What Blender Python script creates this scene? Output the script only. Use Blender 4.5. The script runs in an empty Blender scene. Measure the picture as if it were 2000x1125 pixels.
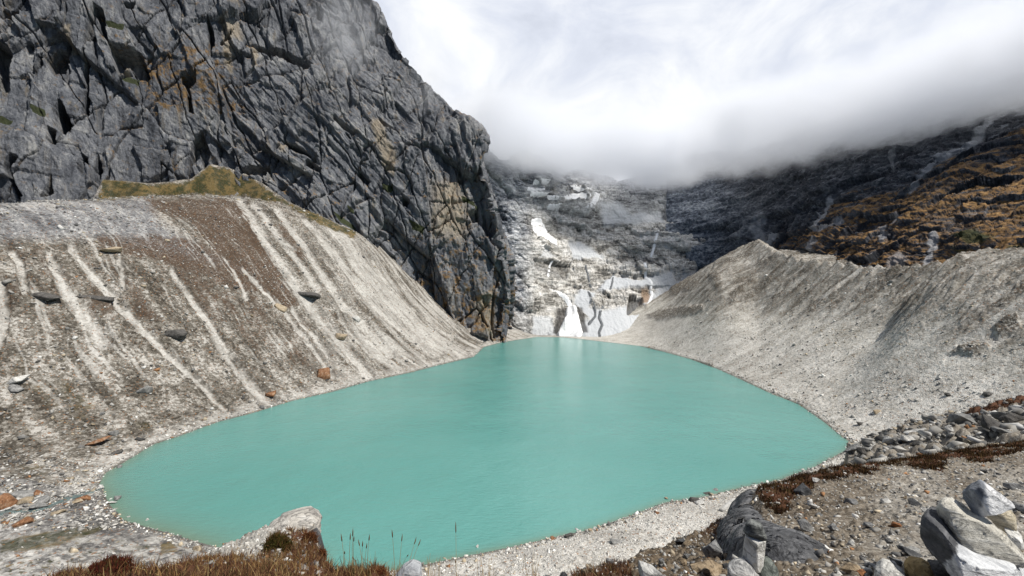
import bpy, bmesh, math, random
import numpy as np
from mathutils import Vector, Matrix, Euler

# ------------------------------------------------------------------ camera, sky, sun, exposure
scene = bpy.context.scene
col = scene.collection
F = 839.0            # focal length in pixels of a 2000 px wide picture
H = 90.0             # eye height above the lake
CX, CY = 1000.0, 562.5
cam_d = bpy.data.cameras.new('camera')
cam = bpy.data.objects.new('camera', cam_d)
col.objects.link(cam)
cam.location = (0, 0, H)
cam.rotation_euler = (math.radians(90), 0, 0)
cam_d.sensor_width = 36.0
cam_d.lens = 36.0 * F / 2000.0
cam_d.clip_start = 0.1
cam_d.clip_end = 20000
scene.camera = cam

SUN_AZ, SUN_EL = math.radians(121), math.radians(56)     # azimuth clockwise from +Y
sdir = Vector((math.sin(SUN_AZ) * math.cos(SUN_EL), math.cos(SUN_AZ) * math.cos(SUN_EL), math.sin(SUN_EL)))
sun_d = bpy.data.lights.new('sun', 'SUN')
sun_d.energy = 4.6
sun_d.angle = math.radians(0.5)
sun_d.color = (1.0, 0.955, 0.88)
sun = bpy.data.objects.new('sun', sun_d)
col.objects.link(sun)
sun.rotation_euler = sdir.to_track_quat('Z', 'Y').to_euler()

world = bpy.data.worlds.new('World')
scene.world = world
world.use_nodes = True
wt = world.node_tree
wt.nodes.clear()


def nd(t, typ, ins=None, **kw):
    n = t.nodes.new(typ)
    for k, v in kw.items():
        setattr(n, k, v)
    if ins:
        for k, v in ins.items():
            s = n.inputs[k]
            if isinstance(v, bpy.types.NodeSocket):
                t.links.new(v, s)
            elif isinstance(v, bpy.types.Node):
                t.links.new(v.outputs[0], s)
            else:
                s.default_value = v
    return n


def mth(t, op, a, b=None, c=None, clamp=False):
    ins = {0: a}
    if b is not None:
        ins[1] = b
    if c is not None:
        ins[2] = c
    return nd(t, 'ShaderNodeMath', ins, operation=op, use_clamp=clamp).outputs[0]


def ramp(t, fac, stops, interp='LINEAR'):
    n = nd(t, 'ShaderNodeValToRGB', {0: fac})
    cr = n.color_ramp
    cr.interpolation = interp
    while len(cr.elements) < len(stops):
        cr.elements.new(0.5)
    for e, (p, c) in zip(cr.elements, stops):
        e.position = p
        e.color = (c, c, c, 1) if not hasattr(c, '__len__') else (*c[:3], 1)
    return n.outputs[0]


def mixc(t, fac, a, b, mode='MIX'):
    n = nd(t, 'ShaderNodeMix', None, data_type='RGBA', blend_type=mode, clamp_factor=True)
    for k, v in ((0, fac), (6, a), (7, b)):
        s = n.inputs[k]
        if isinstance(v, bpy.types.NodeSocket):
            t.links.new(v, s)
        else:
            s.default_value = (*v[:3], 1) if hasattr(v, '__len__') else v
    return n.outputs[2]


def mapr(t, v, a, b, c=0.0, d=1.0, smooth=True):
    n = nd(t, 'ShaderNodeMapRange', {0: v, 1: a, 2: b, 3: c, 4: d}, interpolation_type='SMOOTHSTEP' if smooth else 'LINEAR')
    return n.outputs[0]


def noise(t, vec, scale, detail=6.0, rough=0.55, dist=0.0):
    return nd(t, 'ShaderNodeTexNoise', {'Vector': vec, 'Scale': scale, 'Detail': detail, 'Roughness': rough, 'Distortion': dist}).outputs[0]


def srgb(r, g, b):
    f = lambda c: (c / 255 / 12.92) if c / 255 <= 0.04045 else ((c / 255 + 0.055) / 1.055) ** 2.4
    return (f(r), f(g), f(b))


sky = nd(wt, 'ShaderNodeTexSky', None, sky_type='NISHITA')
sky.sun_disc = False
sky.sun_elevation = SUN_EL
sky.sun_rotation = SUN_AZ
sky.altitude = 4200
wtc = nd(wt, 'ShaderNodeTexCoord')
wsep = nd(wt, 'ShaderNodeSeparateXYZ', {0: wtc.outputs['Generated']})
skyl = nd(wt, 'ShaderNodeBackground', {'Color': sky.outputs[0], 'Strength': 0.065})
wmap = nd(wt, 'ShaderNodeMapping', {'Vector': wtc.outputs['Generated'], 'Scale': (1.0, 1.0, 1.5)})
cn = noise(wt, wmap.outputs[0], 1.7, 5, 0.5, 0.3)
cn2 = noise(wt, wmap.outputs[0], 4.2, 7, 0.6, 0.6)
ccol = ramp(wt, mth(wt, 'ADD', mth(wt, 'MULTIPLY', cn, 0.55), mth(wt, 'MULTIPLY', cn2, 0.45)),
            [(0.39, (0.60, 0.645, 0.75)), (0.5, (0.79, 0.835, 0.94)), (0.60, (1.03, 1.05, 1.08))])
cloudl = nd(wt, 'ShaderNodeBackground', {'Color': ccol, 'Strength': 0.80})
# the overcast bank fills the head of the valley; overhead and behind it breaks to blue
front = mapr(wt, wsep.outputs[1], 0.05, 0.45)
wmix = nd(wt, 'ShaderNodeMixShader', {0: front, 1: skyl.outputs[0], 2: cloudl.outputs[0]})
nd(wt, 'ShaderNodeOutputWorld', {'Surface': wmix.outputs[0]})

scene.view_settings.view_transform = 'Standard'
scene.view_settings.look = 'None'
scene.view_settings.exposure = 0.28
scene.view_settings.gamma = 1.0
scene.render.engine = 'CYCLES'
cy = scene.cycles
cy.use_denoising = True
cy.max_bounces = 16
cy.diffuse_bounces = 2
cy.glossy_bounces = 2
cy.transmission_bounces = 2
cy.transparent_max_bounces = 8
cy.volume_bounces = 14
cy.volume_max_steps = 256

# ------------------------------------------------------------------ numpy noise
rng = np.random.default_rng(7)
random.seed(7)
PERM = np.concatenate([rng.permutation(1024)] * 3).astype(np.int32)
GR = rng.normal(size=(1024, 3)).astype(np.float32)
GR /= np.linalg.norm(GR, axis=1)[:, None]
RND = rng.random((1024, 4)).astype(np.float32)


def perlin(x, y, z):
    x = np.asarray(x, np.float32); y = np.asarray(y, np.float32); z = np.asarray(z, np.float32)
    x, y, z = np.broadcast_arrays(x, y, z)
    xi = np.floor(x); yi = np.floor(y); zi = np.floor(z)
    fx, fy, fz = x - xi, y - yi, z - zi
    X = xi.astype(np.int32) & 1023; Y = yi.astype(np.int32) & 1023; Z = zi.astype(np.int32) & 1023
    u = fx * fx * fx * (fx * (fx * 6 - 15) + 10)
    v = fy * fy * fy * (fy * (fy * 6 - 15) + 10)
    w = fz * fz * fz * (fz * (fz * 6 - 15) + 10)
    out = 0
    for i in (0, 1):
        for j in (0, 1):
            for k in (0, 1):
                h = PERM[PERM[PERM[(X + i) & 1023] + ((Y + j) & 1023)] + ((Z + k) & 1023)]
                g = GR[h]
                d = g[..., 0] * (fx - i) + g[..., 1] * (fy - j) + g[..., 2] * (fz - k)
                out = out + d * (u if i else 1 - u) * (v if j else 1 - v) * (w if k else 1 - w)
    return out * 1.5


def fbm(x, y, z, octv=4, gain=0.5, lac=2.03):
    a, s, o = 1.0, 0.0, 0
    for i in range(octv):
        o = o + a * perlin(x + 17.3 * i, y - 9.1 * i, z + 5.7 * i)
        s += a
        a *= gain
        x = x * lac; y = y * lac; z = z * lac
    return o / s


def ridged(x, y, z, octv=4, gain=0.5):
    a, s, o = 1.0, 0.0, 0
    for i in range(octv):
        o = o + a * (1 - 2 * np.abs(perlin(x + 31.7 * i, y + 7.7 * i, z - 3.3 * i)))
        s += a
        a *= gain
        x = x * 2.03; y = y * 2.03; z = z * 2.03
    return o / s


def worley(u, v, seed=0, jit=0.9):
    """returns F1, F2, cell random (4), offset to the cell point"""
    ui = np.floor(u); vi = np.floor(v)
    f1 = np.full(u.shape, 9.0, np.float32); f2 = f1.copy()
    cid = np.zeros(u.shape, np.int32)
    du = np.zeros(u.shape, np.float32); dv = du.copy()
    for i in (-1, 0, 1):
        for j in (-1, 0, 1):
            cu = ui + i; cv = vi + j
            h = PERM[PERM[(cu.astype(np.int32) + seed * 37) & 1023] + (cv.astype(np.int32) & 1023)]
            pu = cu + 0.5 + (RND[h, 0] - 0.5) * jit
            pv = cv + 0.5 + (RND[h, 1] - 0.5) * jit
            a = (u - pu).astype(np.float32); b = (v - pv).astype(np.float32)
            d = np.sqrt(a * a + b * b)
            m = d < f1
            f2 = np.where(m, f1, np.minimum(f2, d))
            cid = np.where(m, h, cid)
            du = np.where(m, a, du); dv = np.where(m, b, dv)
            f1 = np.where(m, d, f1)
    return f1, f2, cid, du, dv


def sst(x, a, b):
    t = np.clip((x - a) / (b - a), 0, 1)
    return t * t * (3 - 2 * t)


def blocks(u, v, amp, seed, groove=0.25, gw=0.06, tilt=1.0):
    f1, f2, c, du, dv = worley(u, v, seed)
    r = RND[c]
    h = (r[..., 2] - 0.5) + tilt * (du * (r[..., 3] - 0.5) + dv * (r[..., 0] - 0.5)) * 1.4
    e = f2 - f1
    h = h - groove * np.exp(-(e / gw) ** 2)
    return amp * h, r[..., 2]


def bricks(u, v, L, Hh, amp, seed, tilt=0.8, jit=0.6):
    """joint bounded blocks: columns of width about L broken at heights about Hh"""
    a = u / L
    i0 = np.floor(a)
    # uneven joint spacing
    k = (i0.astype(np.int32) + seed * 53) & 1023
    e = (RND[PERM[k], 0] - 0.5) * jit
    e1 = (RND[PERM[(k + 1) & 1023], 0] - 0.5) * jit + 1
    f = a - i0
    i = np.where(f < e, i0 - 1, np.where(f > e1, i0 + 1, i0)).astype(np.int32)
    hi = PERM[(i + seed * 53) & 1023]
    b = v / Hh * (0.7 + 0.6 * RND[hi, 1]) + RND[hi, 2] * 9
    j0 = np.floor(b)
    kk = (j0.astype(np.int32) + hi) & 1023
    g = b - j0
    e = (RND[PERM[kk], 3] - 0.5) * jit
    j = np.where(g < e, j0 - 1, j0).astype(np.int32)
    h = PERM[(PERM[(j + hi) & 1023] + i * 7 + seed) & 1023]
    r = RND[h]
    fu = a - i - 0.5; fv = b - j - 0.5
    out = (r[..., 2] - 0.5) * (0.35 + 1.3 * r[..., 0]) + tilt * (fu * (r[..., 3] - 0.5) + fv * (r[..., 1] - 0.5))
    return amp * out, r[..., 2]


# ------------------------------------------------------------------ projection helpers
def unproj(px, py, d):
    px = np.asarray(px, float); py = np.asarray(py, float); d = np.asarray(d, float)
    return np.stack(np.broadcast_arrays((px - CX) / F * d, d, H + (CY - py) / F * d), -1)


def proj(P):
    return CX + P[..., 0] / P[..., 1] * F, CY - (P[..., 2] - H) / P[..., 1] * F


def poly_mask(px, py, poly, soft):
    """soft inside mask (in picture pixels) of a polygon"""
    poly = np.array(poly, float)
    inside = np.zeros(px.shape, bool)
    dmin = np.full(px.shape, 1e9)
    x0, y0 = poly.min(0) - soft * 3; x1, y1 = poly.max(0) + soft * 3
    sel = (px > x0) & (px < x1) & (py > y0) & (py < y1)
    if not sel.any():
        return np.zeros(px.shape)
    X, Y = px[sel], py[sel]
    ins = np.zeros(X.shape, bool); dm = np.full(X.shape, 1e9)
    for (ax, ay), (bx, by) in zip(poly, np.roll(poly, -1, 0)):
        c = ((ay > Y) != (by > Y)) & (X < (bx - ax) * (Y - ay) / (by - ay + 1e-9) + ax)
        ins ^= c
        t = np.clip(((X - ax) * (bx - ax) + (Y - ay) * (by - ay)) / ((bx - ax) ** 2 + (by - ay) ** 2 + 1e-9), 0, 1)
        dm = np.minimum(dm, np.hypot(X - ax - t * (bx - ax), Y - ay - t * (by - ay)))
    sd = np.where(ins, dm, -dm)
    out = np.zeros(px.shape)
    out[sel] = sst(sd, -soft, soft)
    return out


def line_mask(px, py, pts, w0, w1=None):
    """1 on a polyline falling to 0 at the half width (w0 at its start, w1 at its end)"""
    w1 = w0 if w1 is None else w1
    pts = np.array(pts, float)
    wm = max(w0, w1)
    sel = (px > pts[:, 0].min() - wm) & (px < pts[:, 0].max() + wm) & (py > pts[:, 1].min() - wm) & (py < pts[:, 1].max() + wm)
    out = np.zeros(px.shape)
    if not sel.any():
        return out
    X, Y = px[sel], py[sel]
    o = np.zeros(X.shape)
    n = len(pts) - 1
    for k in range(n):
        (ax, ay), (bx, by) = pts[k], pts[k + 1]
        t = np.clip(((X - ax) * (bx - ax) + (Y - ay) * (by - ay)) / ((bx - ax) ** 2 + (by - ay) ** 2 + 1e-9), 0, 1)
        w = w0 + (w1 - w0) * (k + t) / n
        o = np.maximum(o, 1 - np.hypot(X - ax - t * (bx - ax), Y - ay - t * (by - ay)) / w)
    out[sel] = np.clip(o, 0, 1)
    return out


# ------------------------------------------------------------------ mesh helpers
def raw_mesh(name, V, Fq, nside, attrs=None, smooth=False):
    me = bpy.data.meshes.new(name)
    V = np.ascontiguousarray(V, np.float32); Fq = np.ascontiguousarray(Fq, np.int32)
    me.vertices.add(len(V)); me.vertices.foreach_set('co', V.ravel())
    me.loops.add(Fq.size); me.loops.foreach_set('vertex_index', Fq.ravel())
    me.polygons.add(len(Fq))
    me.polygons.foreach_set('loop_start', np.arange(0, Fq.size, nside, dtype=np.int32))
    if smooth:
        me.polygons.foreach_set('use_smooth', np.ones(len(Fq), bool))
    me.update(calc_edges=True)
    me.validate()
    for k, a in (attrs or {}).items():
        at = me.attributes.new(k, 'FLOAT_COLOR', 'POINT')
        at.data.foreach_set('color', np.ascontiguousarray(a, np.float32).ravel())
    return me


def grid_mesh(name, P, attrs=None, keep=None, smooth=False, flip=False):
    r, c = P.shape[:2]
    I = np.arange(r * c).reshape(r, c)
    q = np.stack([I[:-1, :-1], I[:-1, 1:], I[1:, 1:], I[1:, :-1]], -1)
    if flip:
        q = q[..., ::-1]
    if keep is not None:
        kk = keep[:-1, :-1] | keep[:-1, 1:] | keep[1:, 1:] | keep[1:, :-1]
        q = q[kk]
    q = q.reshape(-1, 4)
    used = np.unique(q)
    re = np.full(r * c, -1, np.int64); re[used] = np.arange(len(used))
    at = {k: a.reshape(-1, 4)[used] for k, a in (attrs or {}).items()}
    return raw_mesh(name, P.reshape(-1, 3)[used], re[q], 4, at, smooth)


def link(name, me, mat=None, parent=None, loc=None):
    o = bpy.data.objects.new(name, me)
    col.objects.link(o)
    if mat:
        me.materials.clear(); me.materials.append(mat)
    if parent:
        o.parent = parent
    if loc is not None:
        o.location = loc
    return o


def tag(o, label=None, cat=None, group=None, kind=None):
    if label: o['label'] = label
    if cat: o['category'] = cat
    if group: o['group'] = group
    if kind: o['kind'] = kind
    return o


def normals(P):
    du = np.gradient(P, axis=1); dv = np.gradient(P, axis=0)
    n = np.cross(du, dv)
    n /= np.linalg.norm(n, axis=-1, keepdims=True) + 1e-9
    return n


def rgba(*ch):
    ch = [np.zeros(ch[0].shape) if c is None else c for c in ch]
    return np.stack(ch, -1)


def cubic(xs, ys, x):
    """monotone-ish cubic through ys (n, ...) at xs, evaluated at x"""
    xs = np.asarray(xs, float); ys = np.asarray(ys, float)
    h = np.diff(xs)
    s = np.diff(ys, axis=0) / h.reshape(-1, *([1] * (ys.ndim - 1)))
    m = np.zeros_like(ys)
    m[1:-1] = (s[:-1] + s[1:]) / 2
    m[0] = s[0]; m[-1] = s[-1]
    i = np.clip(np.searchsorted(xs, x) - 1, 0, len(xs) - 2)
    sh = (-1,) + (1,) * (ys.ndim - 1)
    hh = h[i].reshape(sh)
    t = ((x - xs[i]) / h[i]).reshape(sh)
    t = np.clip(t, -0.5, 1.5)
    return ((2 * t ** 3 - 3 * t ** 2 + 1) * ys[i] + (t ** 3 - 2 * t ** 2 + t) * hh * m[i]
            + (-2 * t ** 3 + 3 * t ** 2) * ys[i + 1] + (t ** 3 - t ** 2) * hh * m[i + 1])


# ------------------------------------------------------------------ materials
def cracks(t, vec, scale, w, dist=1.2):
    n = noise(t, vec, scale, 5, 0.6, dist)
    return mapr(t, mth(t, 'ABSOLUTE', mth(t, 'SUBTRACT', n, 0.5)), 0.0, w, 1.0, 0.0)


def new_mat(name):
    m = bpy.data.materials.new(name)
    m.use_nodes = True
    t = m.node_tree
    t.nodes.clear()
    return m, t


def finish(t, colr, rough=0.9, bump=None, bstr=0.5, bdist=1.0, spec=0.25):
    b = nd(t, 'ShaderNodeBsdfPrincipled', {'Roughness': rough, 'Specular IOR Level': spec})
    if isinstance(colr, bpy.types.NodeSocket):
        t.links.new(colr, b.inputs['Base Color'])
    else:
        b.inputs['Base Color'].default_value = (*colr, 1)
    if bump is not None:
        bn = nd(t, 'ShaderNodeBump', {'Height': bump, 'Strength': bstr, 'Distance': bdist})
        t.links.new(bn.outputs[0], b.inputs['Normal'])
    nd(t, 'ShaderNodeOutputMaterial', {'Surface': b.outputs[0]})
    return b


def attr(t, name):
    a = nd(t, 'ShaderNodeAttribute', None, attribute_name=name)
    s = nd(t, 'ShaderNodeSeparateColor', {0: a.outputs['Color']})
    return s.outputs[0], s.outputs[1], s.outputs[2], a.outputs['Alpha']


def cliff_material():
    m, t = new_mat('cliff_rock')
    g = nd(t, 'ShaderNodeNewGeometry')
    P = g.outputs['Position']
    r, gg, b, a = attr(t, 'm')
    tone, gro, tan, _ = attr(t, 'n')
    streak = nd(t, 'ShaderNodeMapping', {'Vector': P, 'Scale': (1, 1, 0.12)}).outputs[0]
    n1 = noise(t, P, 0.035, 8, 0.62)
    n2 = noise(t, streak, 0.16, 6, 0.65)
    n3 = noise(t, P, 0.45, 6, 0.7)
    v = mth(t, 'ADD', mth(t, 'MULTIPLY', n1, 0.4), mth(t, 'MULTIPLY', n2, 0.4))
    v = mth(t, 'ADD', v, mth(t, 'MULTIPLY', n3, 0.3))
    v = mth(t, 'ADD', v, mth(t, 'MULTIPLY', mth(t, 'SUBTRACT', tone, 0.5), 0.16))
    base = ramp(t, v, [(0.40, (0.034, 0.037, 0.044)), (0.50, (0.092, 0.098, 0.112)), (0.58, (0.160, 0.166, 0.180)), (0.72, (0.33, 0.325, 0.31))])
    base = mixc(t, mth(t, 'MULTIPLY', tan, 0.85), base, mixc(t, n3, (0.22, 0.16, 0.09), (0.50, 0.42, 0.30)))
    ck = mth(t, 'MULTIPLY', cracks(t, streak, 0.06, 0.014), 0.7)
    base = mixc(t, ck, base, (0.03, 0.031, 0.034))
    on = noise(t, P, 0.09, 8, 0.7)
    st2 = noise(t, streak, 0.07, 6, 0.7, 0.5)
    base = mixc(t, mth(t, 'MULTIPLY', mapr(t, st2, 0.56, 0.68), 0.55), base, mixc(t, n3, (0.10, 0.075, 0.045), (0.24, 0.19, 0.12)))
    base = mixc(t, mth(t, 'MULTIPLY', mapr(t, st2, 0.42, 0.33), 0.6), base, (0.03, 0.033, 0.04))
    base = mixc(t, mapr(t, mth(t, 'ADD', on, mth(t, 'MULTIPLY', r, 0.35)), 0.585, 0.72), base, mixc(t, n3, (0.085, 0.052, 0.024), (0.29, 0.185, 0.085)))
    base = mixc(t, mapr(t, mth(t, 'ADD', on, mth(t, 'MULTIPLY', gg, 0.6)), 0.75, 0.9), base, (0.035, 0.042, 0.018))
    base = mixc(t, b, base, mixc(t, n3, (0.12, 0.075, 0.025), (0.23, 0.15, 0.05)))
    bump = mth(t, 'ADD', noise(t, P, 0.5, 8, 0.72), mth(t, 'MULTIPLY', n2, 0.8))
    finish(t, base, 0.85, bump, 0.9, 2.0)
    return m


def terrain_material():
    m, t = new_mat('moraine_gravel')
    g = nd(t, 'ShaderNodeNewGeometry')
    P = g.outputs['Position']
    brown, grass, pale, scree = attr(t, 'm')
    tone, dark, wet, right = attr(t, 'n')
    vor = nd(t, 'ShaderNodeTexVoronoi', {'Vector': P, 'Scale': 0.55})
    vs = nd(t, 'ShaderNodeSeparateColor', {0: vor.outputs['Color']})
    vor2 = nd(t, 'ShaderNodeTexVoronoi', {'Vector': P, 'Scale': 1.6})
    vs2 = nd(t, 'ShaderNodeSeparateColor', {0: vor2.outputs['Color']})
    n1 = noise(t, P, 0.05, 8, 0.65)
    n2 = noise(t, P, 0.6, 6, 0.7)
    v = mth(t, 'ADD', mth(t, 'MULTIPLY', n1, 0.5), mth(t, 'MULTIPLY', n2, 0.35))
    v = mth(t, 'ADD', v, mth(t, 'MULTIPLY', vs.outputs[0], 0.18))
    v = mth(t, 'ADD', v, mth(t, 'MULTIPLY', vs2.outputs[0], 0.12))
    v = mth(t, 'ADD', v, mth(t, 'MULTIPLY', mth(t, 'SUBTRACT', tone, 0.5), 0.20))
    left_c = ramp(t, v, [(0.42, (0.042, 0.036, 0.028)), (0.53, (0.105, 0.094, 0.077)), (0.62, (0.195, 0.178, 0.152)), (0.74, (0.44, 0.42, 0.385))])
    right_c = ramp(t, v, [(0.36, (0.20, 0.18, 0.145)), (0.47, (0.38, 0.36, 0.315)), (0.58, (0.50, 0.48, 0.435)), (0.72, (0.66, 0.64, 0.59))])
    c = mixc(t, right, left_c, right_c)
    cs = ramp(t, v, [(0.38, (0.07, 0.072, 0.078)), (0.52, (0.17, 0.172, 0.178)), (0.64, (0.27, 0.27, 0.272)), (0.76, (0.46, 0.46, 0.45))])
    c = mixc(t, scree, c, cs)
    cp = ramp(t, v, [(0.36, (0.28, 0.265, 0.24)), (0.52, (0.40, 0.385, 0.355)), (0.7, (0.54, 0.525, 0.49))])
    c = mixc(t, pale, c, cp)
    bn = mth(t, 'ADD', mth(t, 'MULTIPLY', noise(t, P, 0.12, 8, 0.72), 0.8), mth(t, 'MULTIPLY', n2, 0.25))
    cb = mixc(t, n2, (0.040, 0.026, 0.018), (0.105, 0.068, 0.045))
    spk = mth(t, 'SUBTRACT', 1.0, mth(t, 'MULTIPLY', mth(t, 'GREATER_THAN', vs2.outputs[2], 0.80), 0.8))
    c = mixc(t, mth(t, 'MULTIPLY', mth(t, 'MULTIPLY', mapr(t, mth(t, 'ADD', bn, mth(t, 'MULTIPLY', brown, 0.5)), 0.66, 1.0), 0.9), spk), c, cb)
    cg = mixc(t, mapr(t, noise(t, P, 0.09, 6, 0.7), 0.42, 0.58), (0.035, 0.038, 0.014), mixc(t, n2, (0.09, 0.065, 0.022), (0.20, 0.145, 0.06)))
    c = mixc(t, mth(t, 'MULTIPLY', mapr(t, mth(t, 'ADD', bn, mth(t, 'MULTIPLY', grass, 0.5)), 0.70, 1.05), 0.92), c, cg)
    c = mixc(t, mth(t, 'MULTIPLY', mth(t, 'MULTIPLY', dark, mapr(t, n2, 0.40, 0.54)), 0.92), c, mixc(t, n2, (0.03, 0.026, 0.022), (0.12, 0.10, 0.075)))
    c = mixc(t, mth(t, 'MULTIPLY', wet, 0.75), c, (0.075, 0.072, 0.06))
    # odd rust coloured stones
    rust = mth(t, 'MULTIPLY', mth(t, 'GREATER_THAN', vs2.outputs[1], 0.965), 0.7)
    c = mixc(t, rust, c, (0.24, 0.12, 0.055))
    bump = mth(t, 'ADD', mth(t, 'MULTIPLY', n2, 0.9), mth(t, 'MULTIPLY', vor2.outputs[0], -0.5))
    bump = mth(t, 'ADD', bump, mth(t, 'MULTIPLY', vor.outputs[0], -0.5))
    finish(t, c, 0.95, bump, 0.8, 0.8, 0.15)
    return m


def back_material():
    m, t = new_mat('polished_rock')
    g = nd(t, 'ShaderNodeNewGeometry')
    P = g.outputs['Position']
    paleR, scree, dark, orange = attr(t, 'm')
    tone, gro, blue, _ = attr(t, 'n')
    st = nd(t, 'ShaderNodeMapping', {'Vector': P, 'Scale': (0.35, 0.35, 1.6), 'Rotation': (0, 0.12, 0)}).outputs[0]
    n1 = noise(t, P, 0.025, 8, 0.65)
    n2 = noise(t, st, 0.10, 8, 0.7)
    n3 = noise(t, P, 0.35, 6, 0.7)
    v = mth(t, 'ADD', mth(t, 'MULTIPLY', n1, 0.35), mth(t, 'MULTIPLY', n2, 0.45))
    v = mth(t, 'ADD', v, mth(t, 'MULTIPLY', n3, 0.25))
    v = mth(t, 'ADD', v, mth(t, 'MULTIPLY', mth(t, 'SUBTRACT', tone, 0.5), 0.14))
    v = mth(t, 'ADD', mth(t, 'MULTIPLY', mth(t, 'SUBTRACT', v, 0.52), 1.5), 0.53)
    grey = ramp(t, v, [(0.39, (0.04, 0.048, 0.066)), (0.46, (0.17, 0.19, 0.225)), (0.54, (0.38, 0.40, 0.435)), (0.66, (0.68, 0.69, 0.70))])
    pal = ramp(t, v, [(0.38, (0.13, 0.125, 0.115)), (0.45, (0.38, 0.36, 0.325)), (0.53, (0.64, 0.62, 0.58)), (0.68, (0.80, 0.79, 0.77))])
    c = mixc(t, paleR, grey, pal)
    c = mixc(t, scree, c, mixc(t, n3, (0.36, 0.38, 0.405), (0.56, 0.575, 0.59)))
    c = mixc(t, mth(t, 'MULTIPLY', dark, 0.8), c, (0.035, 0.032, 0.03))
    c = mixc(t, orange, c, mixc(t, n3, (0.11, 0.06, 0.028), (0.36, 0.22, 0.11)))
    ck = mth(t, 'MAXIMUM', cracks(t, st, 0.045, 0.022), mth(t, 'MULTIPLY', cracks(t, P, 0.11, 0.02), 0.8))
    ck = mth(t, 'MULTIPLY', ck, mth(t, 'SUBTRACT', 1.0, scree))
    c = mixc(t, mth(t, 'MULTIPLY', ck, 0.6), c, (0.06, 0.058, 0.057))
    bump = mth(t, 'ADD', mth(t, 'ADD', n2, mth(t, 'MULTIPLY', n3, 0.6)), mth(t, 'MULTIPLY', ck, -0.3))
    bs = mth(t, 'SUBTRACT', 1.0, mth(t, 'MULTIPLY', scree, 0.7))
    bump = mth(t, 'MULTIPLY', bump, bs)
    finish(t, c, 0.8, bump, 1.0, 4.0)
    return m


def right_material():
    m, t = new_mat('heath_mountain_rock')
    g = nd(t, 'ShaderNodeNewGeometry')
    P = g.outputs['Position']
    orange, green, pale, rock = attr(t, 'm')
    tone, gro, up, _ = attr(t, 'n')
    n1 = noise(t, P, 0.02, 8, 0.65)
    n2 = noise(t, P, 0.15, 8, 0.7)
    st = nd(t, 'ShaderNodeMapping', {'Vector': P, 'Scale': (0.35, 0.35, 2.6)}).outputs[0]
    n3 = noise(t, st, 0.05, 8, 0.7)
    v = mth(t, 'ADD', mth(t, 'MULTIPLY', n1, 0.4), mth(t, 'MULTIPLY', n2, 0.6))
    v = mth(t, 'ADD', v, mth(t, 'MULTIPLY', mth(t, 'SUBTRACT', tone, 0.5), 0.10))
    grey = ramp(t, v, [(0.40, (0.018, 0.020, 0.026)), (0.52, (0.055, 0.060, 0.072)), (0.62, (0.13, 0.137, 0.15)), (0.75, (0.32, 0.33, 0.35))])
    grl = ramp(t, v, [(0.40, (0.032, 0.039, 0.055)), (0.50, (0.105, 0.122, 0.155)), (0.58, (0.25, 0.275, 0.31)), (0.72, (0.52, 0.54, 0.56))])
    grey = mixc(t, rock, grey, grl)
    dg = noise(t, nd(t, 'ShaderNodeMapping', {'Vector': P, 'Rotation': (0, 0.75, 0), 'Scale': (0.16, 1.2, 1.2)}).outputs[0], 0.10, 6, 0.7)
    grey = mixc(t, mth(t, 'MULTIPLY', mapr(t, dg, 0.56, 0.68), 0.8), grey, (0.22, 0.235, 0.265))
    og = ramp(t, n2, [(0.35, (0.085, 0.047, 0.018)), (0.55, (0.24, 0.135, 0.05)), (0.72, (0.38, 0.25, 0.11))])
    o = mapr(t, mth(t, 'ADD', mth(t, 'MULTIPLY', n3, 0.9), mth(t, 'MULTIPLY', orange, 0.42)), 0.725, 0.85)
    o = mth(t, 'MULTIPLY', mth(t, 'MULTIPLY', o, mapr(t, up, 0.30, 0.55)), mapr(t, n2, 0.36, 0.50))
    c = mixc(t, o, grey, og)
    c = mixc(t, mth(t, 'MULTIPLY', green, 0.85), c, mixc(t, n2, (0.018, 0.03, 0.008), (0.05, 0.06, 0.02)))
    c = mixc(t, pale, c, mixc(t, n2, (0.16, 0.17, 0.19), (0.55, 0.56, 0.58)))
    finish(t, c, 0.85, mth(t, 'ADD', n2, n3), 0.8, 3.0)
    return m


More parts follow.
